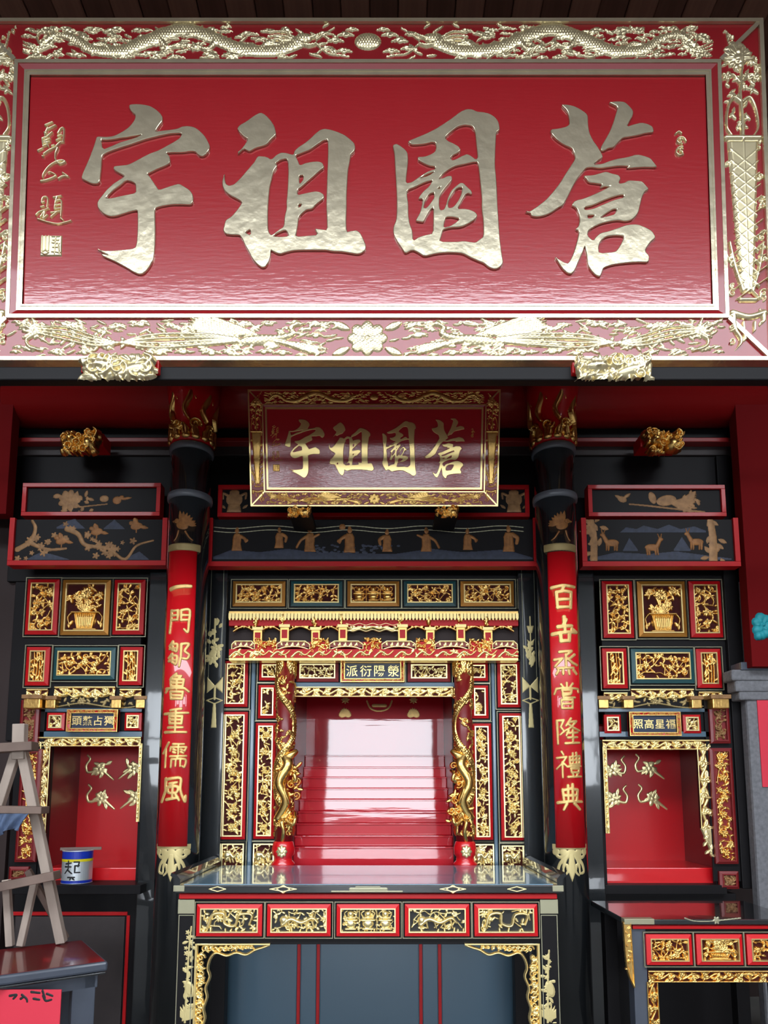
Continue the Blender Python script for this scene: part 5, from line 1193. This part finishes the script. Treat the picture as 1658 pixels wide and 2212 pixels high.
# ================================================================== ALTAR TABLE
ZT = at(796, 1912, -.6)[2]; YA, YAb = -.6, .36
t = thing('altar_table', 'long black altar table with upturned ends, red carved panels and gold spandrels', 'table', (at(796, 2000, YA)[0], (YA+YAb)/2, 0))
xa, xb = at(376, 1916, YA)[0], at(1215, 1916, YA)[0]; k = sc(YA, 1950)
zt0 = at(0, 1930, YA)[2]
box('table_top', (xa, xb, YA, YAb, zt0, ZT), 'black_gloss', t, .006)
box('reflection_sheet', (xa+.05, xb-.05, YA+.012, YAb-.03, ZT, ZT+.004), 'top_reflection', t, 0)  # added thin sheet, its colour imitates the reflection on the black top
for s_, xx in ((-1, xa), (1, xb)):           # upturned end flanges, curved up and out
    prof = [(0, 0), (.0, .05), (-.02, .075), (-.05, .085), (-.055, .07), (-.035, .055), (-.03, 0)]
    v = [(xx-s_*.03+(-s_)*(-1)*p[0]*-1, y, zt0+.02+p[1]) for y in (YA+.005, YAb) for p in prof]; n = len(prof)
    v = [(xx-s_*(.03+p[0]), y, ZT-.02+p[1]) for y in (YA+.005, YAb) for p in prof]
    f = [(i, (i+1) % n, n+(i+1) % n, n+i) for i in range(n)]+[tuple(range(n))[::-1], tuple(range(n, 2*n))]
    fl = obj('upturned_end', mesh(v, f), 'black_gloss', t)
    pbox('brass_corner', ((374, 1913, 398, 1926) if s_ < 0 else (1193, 1913, 1217, 1926)), YA-.004, YA+.04, 'line', t, .002)
for c, w_ in ((469, 18), (611, 29), (978, 28), (1116, 20)):      # gold knots on the edge of the top
    def f(R, q, c=c, w_=w_):
        for s_ in (-1, 1): R.stroke([q(c-s_*w_, 1921), q(c, 1916), q(c+s_*w_, 1921), q(c, 1926), q(c-s_*w_, 1921)], 1.2, 1.2, 1., flat=2, smooth=False)
        if w_ > 25: R.stroke([q(c-14, 1921), q(c, 1913), q(c+14, 1921), q(c, 1929), q(c-14, 1921)], 1.2, 1.2, 1., flat=2, smooth=False)
    motif('gold_knot', f, (c-w_-3, 1911, c+w_+3, 1931), 'cream_gold', t, YA, .002, .6)
def f(R, q): R.stroke([q(716, 1926), q(868, 1926)], 2, 2, 1., flat=2, smooth=False); R.stroke([q(756, 1921), q(834, 1921)], 3.4, 3.4, .9, flat=2, smooth=False); R.stroke([q(768, 1916), q(820, 1916)], 1.4, 1.4, .9, flat=2)
motif('gold_key_pattern', f, (712, 1912, 872, 1930), 'line', t, YA, .002, .8)
YP = -.56
pbox('red_lip', (386, 1931, 1203, 1942), YP-.02, YP+.1, 'red_lacquer', t, .004)
pbox('apron', (384, 1941, 1205, 2040), YP+.006, YP+.04, 'black', t, .003)
for i, (a, b, mo) in enumerate(((425, 566, 'dragon'), (577, 714, 'beast'), (727, 862, 'urns'), (874, 1013, 'beast'), (1024, 1160, 'dragon'))):
    carved_panel(t, (a, 1953, b, 2022), YP, 'bright_red', mo, 8, 200+i, 'cream_gold', 'cream_gold', s=9, back='ink')
for c, (a, b) in enumerate(((384, 420), (1166, 1205))):
    x0, x1, z0, z1 = rect((a, 1942, b, 2060), YP-.002); xo = (-1 if c == 0 else 1)
    lg = box('leg', (x0, x1, YP-.004, YP+.09, 0, z1), 'black', t, .003)
    lg2 = box('leg', (x0, x1, YAb-.12, YAb-.03, 0, z1), 'black', t, .003)
    pbox('gold_block', (a, 1943, b, 1974), YP-.010, YP, 'line', lg, .002)
    l = (x0+.004, x1-.004, .1, at(0, 1976, YP)[2]); ring('gold_outline', l, inset(l, .004), YP, YP-.007, YP-.007, 'line', lg)
    rng = random.Random(c+80); m = (a+b)/2
    def f(R, q):
        y0 = (2010, 2060)[c]
        R.stroke([q(m+4, y0), q(m, y0+60), q(m-3, 2210)], 2, 2.4, .9)
        for i in range(16): R.flower(*q(m+rng.uniform(-7, 7), y0+12+i*11), rng.uniform(4, 7), 5, .9); R.leaf(*q(m+rng.uniform(-5, 5), y0+20+i*11), rng.uniform(0, 6.28), 15, 3.4, .9)
        R.ell(*q(m+4, 2140), 10, 18, .3, 1., flat=3)
        for i in range(10): R.leaf(*q(m, 2205), .5+i*.22, 34, 3, .9)
    motif('painted_flowers', f, (a+4, 2000, b-4, 2210), 'leaf_gold', lg, YP-.004, .003, .8)
# openwork spandrels
for c, f_ in ((420, 1), (1166, -1)):
    x0, x1, z0, z1 = rect((min(c, c+f_*162), 2037, max(c, c+f_*162), 2240), YP+.004); W, H = (x1-x0)/k, (z1-z0)/k; R = Relief(W, H, .8); X = (lambda x: x) if f_ > 0 else (lambda x: W-x); rng = random.Random(5)
    R.stroke([(X(0), H-2), (X(W), H-2)], 3, 2, 1., flat=3); R.stroke([(X(2), 0), (X(2), H)], 3.4, 3.4, 1., flat=3)
    edge = [(W, H-3), (W*.9, H-9), (W*.8, H-14), (W*.68, H-24), (W*.55, H-20), (W*.42, H-26), (W*.28, H-20), (W*.2, H-32), (W*.17, H-52), (W*.2, H-70), (W*.15, H-92), (W*.17, H-112), (W*.13, H-135), (W*.15, H-155), (W*.11, H-178), (W*.1, 0)]
    R.stroke([(X(x), y) for x, y in edge], 2.6, 2.6, 1.)
    for i in range(10):
        x = W*(.12+i*.07); R.spiral(X(x), H-12+i*.5, 8-i*.4, 1.2, i, 1.8, .8); R.leaf(X(x), H-6, -1.57+f_*rng.uniform(0, .9), 17-i, 3.4, .7)
    for i in range(16): y = H-30-i*11; R.spiral(X(W*.08), y, 8, 1.2, i*1.3, 1.8, .8, f_); R.leaf(X(W*.03), y, (0 if f_ > 0 else math.pi)+rng.uniform(-1, 1), 18, 3.4, .7)
    obj('spandrel', R.mesh(planefn(x0, z0, k, YP+.004), .018, .002), 'bright_gold', t)

# ================================================================== RIGHT SIDE TABLE
ZR = at(1400, 1986, -.5)[2]; YR = -.5
t = thing('side_table', 'black side table with red carved panels at the right edge', 'table', (at(1500, 2000, YR)[0], -.2, 0))
xa, xb = at(1348, 1990, YR)[0], 2.34; k = sc(YR, 2040)
box('table_top', (xa, xb, YR, .14, at(0, 1998, YR)[2], ZR), 'black_gloss', t, .006)
pbox('brass_corner', (1348, 1985, 1413, 1997), YR-.003, YR+.05, 'line', t, .002)
def f(R, q): R.stroke([q(1480, 1984), q(1500, 1990), q(1540, 1990), q(1600, 1984)], 1.2, 1.2, .9, flat=2); R.flower(*q(1548, 1989), 8, 6, 1.)
motif('gold_vine', f, (1476, 1980, 1606, 1999), 'line', t, YR, .002, .8)
YQ = -.47
x0, x1, z0, z1 = rect((1366, 1999, 1700, 2007), YQ-.015); box('red_lip', (x0, xb-.02, YQ-.015, YQ+.1, z0, z1), 'red_lacquer', t, .003)
x0, x1, z0, z1 = rect((1366, 2006, 1700, 2098), YQ+.006); box('apron', (x0, xb-.02, YQ+.006, YQ+.04, z0, z1), 'black', t, .003)
for i, (a, b) in enumerate(((1395, 1493), (1503, 1602), (1612, 1710))): carved_panel(t, (a, 2018, b, 2084), YQ, 'bright_red', ('leaf', 'vase', 'leaf')[i], 8, 220+i, 'gold', 'bright_gold', s=9)
strip(t, (1399, 2096, 1720, 2122), YQ+.0, False, 230, 'gold', s=15); strip(t, (1399, 2120, 1424, 2300), YQ+.0, True, 231, 'gold', s=17)
x0, x1, z0, z1 = rect((1366, 2007, 1396, 2100), YQ); box('leg', (x0, x1+.0, YQ+.003, YQ+.09, 0, z1), 'grey_lacquer', t, .003)
box('leg', (x0, x1, .02, .1, 0, z1), 'black', t, .003); box('leg', (xb-.14, xb-.06, YQ+.05, YQ+.13, 0, z0), 'black', t, .003); box('leg', (xb-.14, xb-.06, .02, .1, 0, z0), 'black', t, .003)
def f(R, q):
    R.poly([q(1350, 1998), q(1366, 1998), q(1370, 2134), q(1362, 2120), q(1354, 2090)], .4, 3); R.stroke([q(1351, 1998), q(1355, 2090), q(1369, 2132)], 1.8, 1.8, 1.); R.stroke([q(1366, 1998), q(1369, 2132)], 1.8, 1.8, 1.); rng = random.Random(4)
    for i in range(12): R.leaf(*q(1359, 2003+i*9), rng.uniform(0, 6.28), 9, 2.8, .9)
motif('spandrel', f, (1346, 1996, 1374, 2138), 'gold', t, YQ-.02, .014, .7)

# ================================================================== LEFT FOREGROUND: lacquer table, ladder, cloth, paint can
ZL = .86
p1, p2, p3 = atz(10, 2106, ZL), atz(234, 2076, ZL), atz(208, 2028, ZL)
ang = math.atan2(p2[1]-p1[1], p2[0]-p1[0]); dep = .62
t = thing('lacquer_table', 'plain dark lacquered table with maroon top in the lower left corner', 'table', (p2[0], p2[1], 0), local=True)
def lb(nm, b, m, bev=.004): return box(nm, b, m, t, bev)
lb('table_top', (-1.3, 0, 0, dep, ZL-.05, ZL-.002), 'grey_lacquer', .012); lb('top_surface', (-1.28, -.015, .015, dep-.015, ZL-.002, ZL), 'maroon_top', .0)
lb('edge_bead', (-1.29, -.01, -.006, .01, ZL-.062, ZL-.05), 'black_gloss')
lb('apron', (-1.28, -.04, .03, .06, ZL-.13, ZL-.05), 'grey_lacquer'); lb('leg', (-.16, -.05, .03, .1, 0, ZL-.05), 'grey_lacquer'); lb('leg', (-1.28, -1.18, .03, .1, 0, ZL-.05), 'grey_lacquer')
lb('leg', (-.14, -.05, dep-.1, dep-.03, 0, ZL-.05), 'grey_lacquer'); lb('leg', (-1.28, -1.18, dep-.1, dep-.03, 0, ZL-.05), 'grey_lacquer')
t.rotation_euler = (0, 0, ang)
# red paper pasted under the apron, with black writing
q0 = atz(14, 2140, .70); YPp = p1[1]+.012
x0, x1, z0, z1 = rect((-30, 2138, 128, 2300), YPp)
pp = thing('red_notice', 'bright red paper with black brush marks hanging under the lacquer table', 'paper', ((x0+x1)/2, YPp, z0))
box('paper', (x0, x1, YPp, YPp+.006, z0, z1), 'paper_red', pp, 0)
def f(R, q):
    for st in ([(20, 2152), (34, 2150), (28, 2158)], [(46, 2150), (56, 2158), (58, 2164)], [(44, 2158), (50, 2154)], [(72, 2158), (84, 2160)], [(66, 2144), (84, 2146)], [(92, 2152), (98, 2162), (110, 2160)], [(100, 2148), (112, 2152)], [(90, 2142), (96, 2156)]): R.stroke([q(*p_) for p_ in st], 3, 2.4, 1., flat=3)
motif('writing', f, (10, 2138, 124, 2172), 'ink', pp, YPp, .002, .8)
# A-frame step ladder standing on the table
def Lp(px, py, Y): return at(px, py, Y)
t = thing('step_ladder', 'weathered wooden A-frame ladder standing on the lacquer table', 'ladder', atz(60, 2036, ZL))
fA, fB, fC = atz(133, 2036, ZL+.012), atz(44, 2044, ZL+.012), atz(22, 2044, ZL+.012)
kk = sc(-.55, 1800)
def lbar(nm, p0, p1_, w, th, m='wood_old'): me = merge([bar(p0, p1_, w, th)]); bevel_me(me, .003, 1); return obj(nm, me, m, t)
lbar('leg', Lp(44, 1602, -.62), fA, 20*kk, .045)
lbar('leg', Lp(40, 1610, -.60), (fC[0]-.28, fC[1]-.05, ZL+.012), 18*kk, .045)
lbar('leg', Lp(60, 1880, -.42), (fA[0]-.02, fA[1]+.1, ZL+.012), 13*kk, .035, 'wood_brown')
lbar('leg', Lp(76, 1900, -.46), fB, 14*kk, .035); lbar('leg', Lp(14, 1900, -.50), fC, 15*kk, .035)
lbar('head_post', Lp(44, 1564, -.62), Lp(42, 1640, -.62), 26*kk, .05)
lbar('step', Lp(-30, 1618, -.66), Lp(76, 1612, -.64), 19*kk, .10, 'wood_brown')
lbar('step', Lp(-30, 1748, -.65), Lp(98, 1750, -.62), 15*kk, .12, 'wood_brown')
lbar('step', Lp(-30, 1922, -.62), Lp(124, 1890, -.58), 18*kk, .12, 'wood_brown')
# cloth hanging from the middle step
v, f = [], []; x0, x1, z0, z1 = rect((-20, 1757, 66, 1812), -.66); nx_, nz_ = 24, 10
for j in range(nz_+1):
    for i in range(nx_+1):
        u, w_ = i/nx_, j/nz_; v.append((x0+(x1-x0)*u*(1-.22*w_), -.70+.02*math.sin(u*22+w_*3)*(.3+w_)+.015*math.sin(u*9), z1-(z1-z0)*w_*(.8+.2*math.sin(u*5+.6))))
for j in range(nz_):
    for i in range(nx_): a = j*(nx_+1)+i; f.append((a, a+1, a+nx_+2, a+nx_+1))
v += [(p[0], p[1]+.006, p[2]) for p in v]; n = (nx_+1)*(nz_+1); f += [tuple(n+i for i in q)[::-1] for q in f]
tag(obj('cloth', mesh(v, f), 'cloth_blue', None, True), 'crumpled grey blue rag hanging from the middle step of the ladder', 'cloth')
# paint can on the ledge of the left recess
yb = .40; cb = at(165, 1910, yb); k = sc(yb, 1880); r0 = 31*k; zc = at(0, 1912, .28)[2]+.001; hh = 70*k
cyc = yb+.0
t = thing('paint_can', 'blue and silver paint can with yellow stripe on the ledge of the left recess', 'paint can', (cb[0], cyc, zc))
def can(nm, a, b, m, rr=r0): return obj(nm, lathe([(rr*.98, zc+a*hh), (rr, zc+a*hh+.001), (rr, zc+b*hh-.001), (rr*.98, zc+b*hh)], 40, (cb[0], cyc)), m, t, False)
can('body', .1, .66, 'can_steel'); can('bottom_band', .012, .1, 'can_blue', r0*1.005); can('yellow_stripe', .66, .74, 'can_yellow', r0*1.005); can('top_band', .74, .98, 'can_blue', r0*1.003)
obj('rim', lathe([(r0*.9, zc+.96*hh), (r0*1.03, zc+.965*hh), (r0*1.03, zc+.995*hh), (r0*.93, zc+1.0*hh), (r0*.92, zc+.96*hh)], 40, (cb[0], cyc)), 'can_steel', t, True)
obj('foot_rim', lathe([(r0*.98, zc), (r0*1.03, zc+.002), (r0*1.03, zc+.012*hh+.002), (r0*.98, zc+.014*hh+.002)], 40, (cb[0], cyc)), 'can_steel', t, True)
R = Relief(44, 44, .6)
for st in ([(8, 34), (20, 36)], [(14, 40), (14, 24)], [(6, 28), (20, 28)], [(14, 24), (6, 14)], [(12, 22), (22, 14)], [(26, 38), (36, 38), (34, 28)], [(28, 30), (36, 30)], [(28, 30), (28, 16), (38, 16)], [(14, 6), (28, 6)], [(20, 4), (18, -2)], [(24, 4), (28, 0)]): R.stroke(st, 1.7, 1.3, 1., flat=3, smooth=False)
obj('lettering', R.mesh(cylfn(cb[0], cyc, r0, zc+.12*hh, k, 20), .0012, .0005), 'ink', t)
sx0, sx1 = at(131, 1834, yb-.02), at(212, 1838, yb+.02)
zk = zc+hh+.006
tag(obj('stirring_stick', merge([bar((cb[0]-r0*1.12, cyc-.03, zk), (cb[0]+r0*1.5, cyc+.03, zk), .012, .02, (0, 0, 1))]), 'wood_brown'), 'dark stick lying across the top of the paint can', 'stick')

# ================================================================== RIGHT EDGE: stone pillar, red paper, flower ornament
xp0, xp1 = at(1612, 1520, .32)[0], at(1700, 1520, .32)[0]; z1 = at(0, 1510, .32)[2]
t = thing('stone_pillar', 'grey stone pillar with moulded capital at the right edge', 'pillar', ((xp0+xp1)/2, .32, 0))
box('shaft', (xp0, xp1+.1, .32, .42, 0, z1+.02), 'stone', t, .02)
for i, (l_, a, b) in enumerate(((1596, 1492, 1512), (1588, 1468, 1494), (1580, 1446, 1470))):
    q0, q1, q2, q3 = rect((l_, a, 1680, b), .30-.01*i); box('capital_moulding', (q0, xp1+.1, .30-.01*i, .42, q2, q3), 'stone', t, .012)
pbox('abacus', (1600, 1430, 1700, 1447), .27, .42, 'grey_lacquer', t, .004)
x0, x1, z0, z1 = rect((1640, 1508, 1700, 1700), .314); tag(box('red_paper_strip', (x0, x1, .312, .3185, z0, z1), 'paper_red', None, 0), 'red paper strip pasted on the grey stone pillar', 'paper')
def f(R, q):
    for a in range(7): R.ell(*q(1648+12*math.cos(a*.9), 1352+20*math.sin(a*.9)), 11, 10, 0, .8)
    R.flower(*q(1648, 1350), 18, 6, 1.); R.ell(*q(1638, 1374), 9, 9, 0, .9)
tag(motif('flower_ornament', f, (1618, 1322, 1690, 1392), 'teal_paint', None, .198, .03), 'teal flower ornament on the red wall at the right edge', 'ornament')

# ------------------------------------------------------------------ groups of look-alikes
GROUPS = {'column': 'black round columns', 'couplet_board': 'red couplet boards on the columns', 'lion_bracket': 'gilded lion brackets', 'plaque_rest': 'carved gold plaque rests',
          'plaque': 'red name plaques', 'painted_board': 'red framed painted boards', 'painted_fascia': 'painted fascia boards', 'dragon_column': 'dragon columns of the shrine',
          'name_board': 'blue name boards', 'painted_post': 'painted black posts', 'side_shrine': 'side shrines', 'carved_pilaster': 'carved red pilasters', 'base_cabinet': 'black base cabinets'}
for o in bpy.data.objects:
    if '_loc' in o: del o['_loc']
    g = GROUPS.get(o.name.split('.')[0])
    if g and o.parent is None and 'category' in o: o['group'] = g
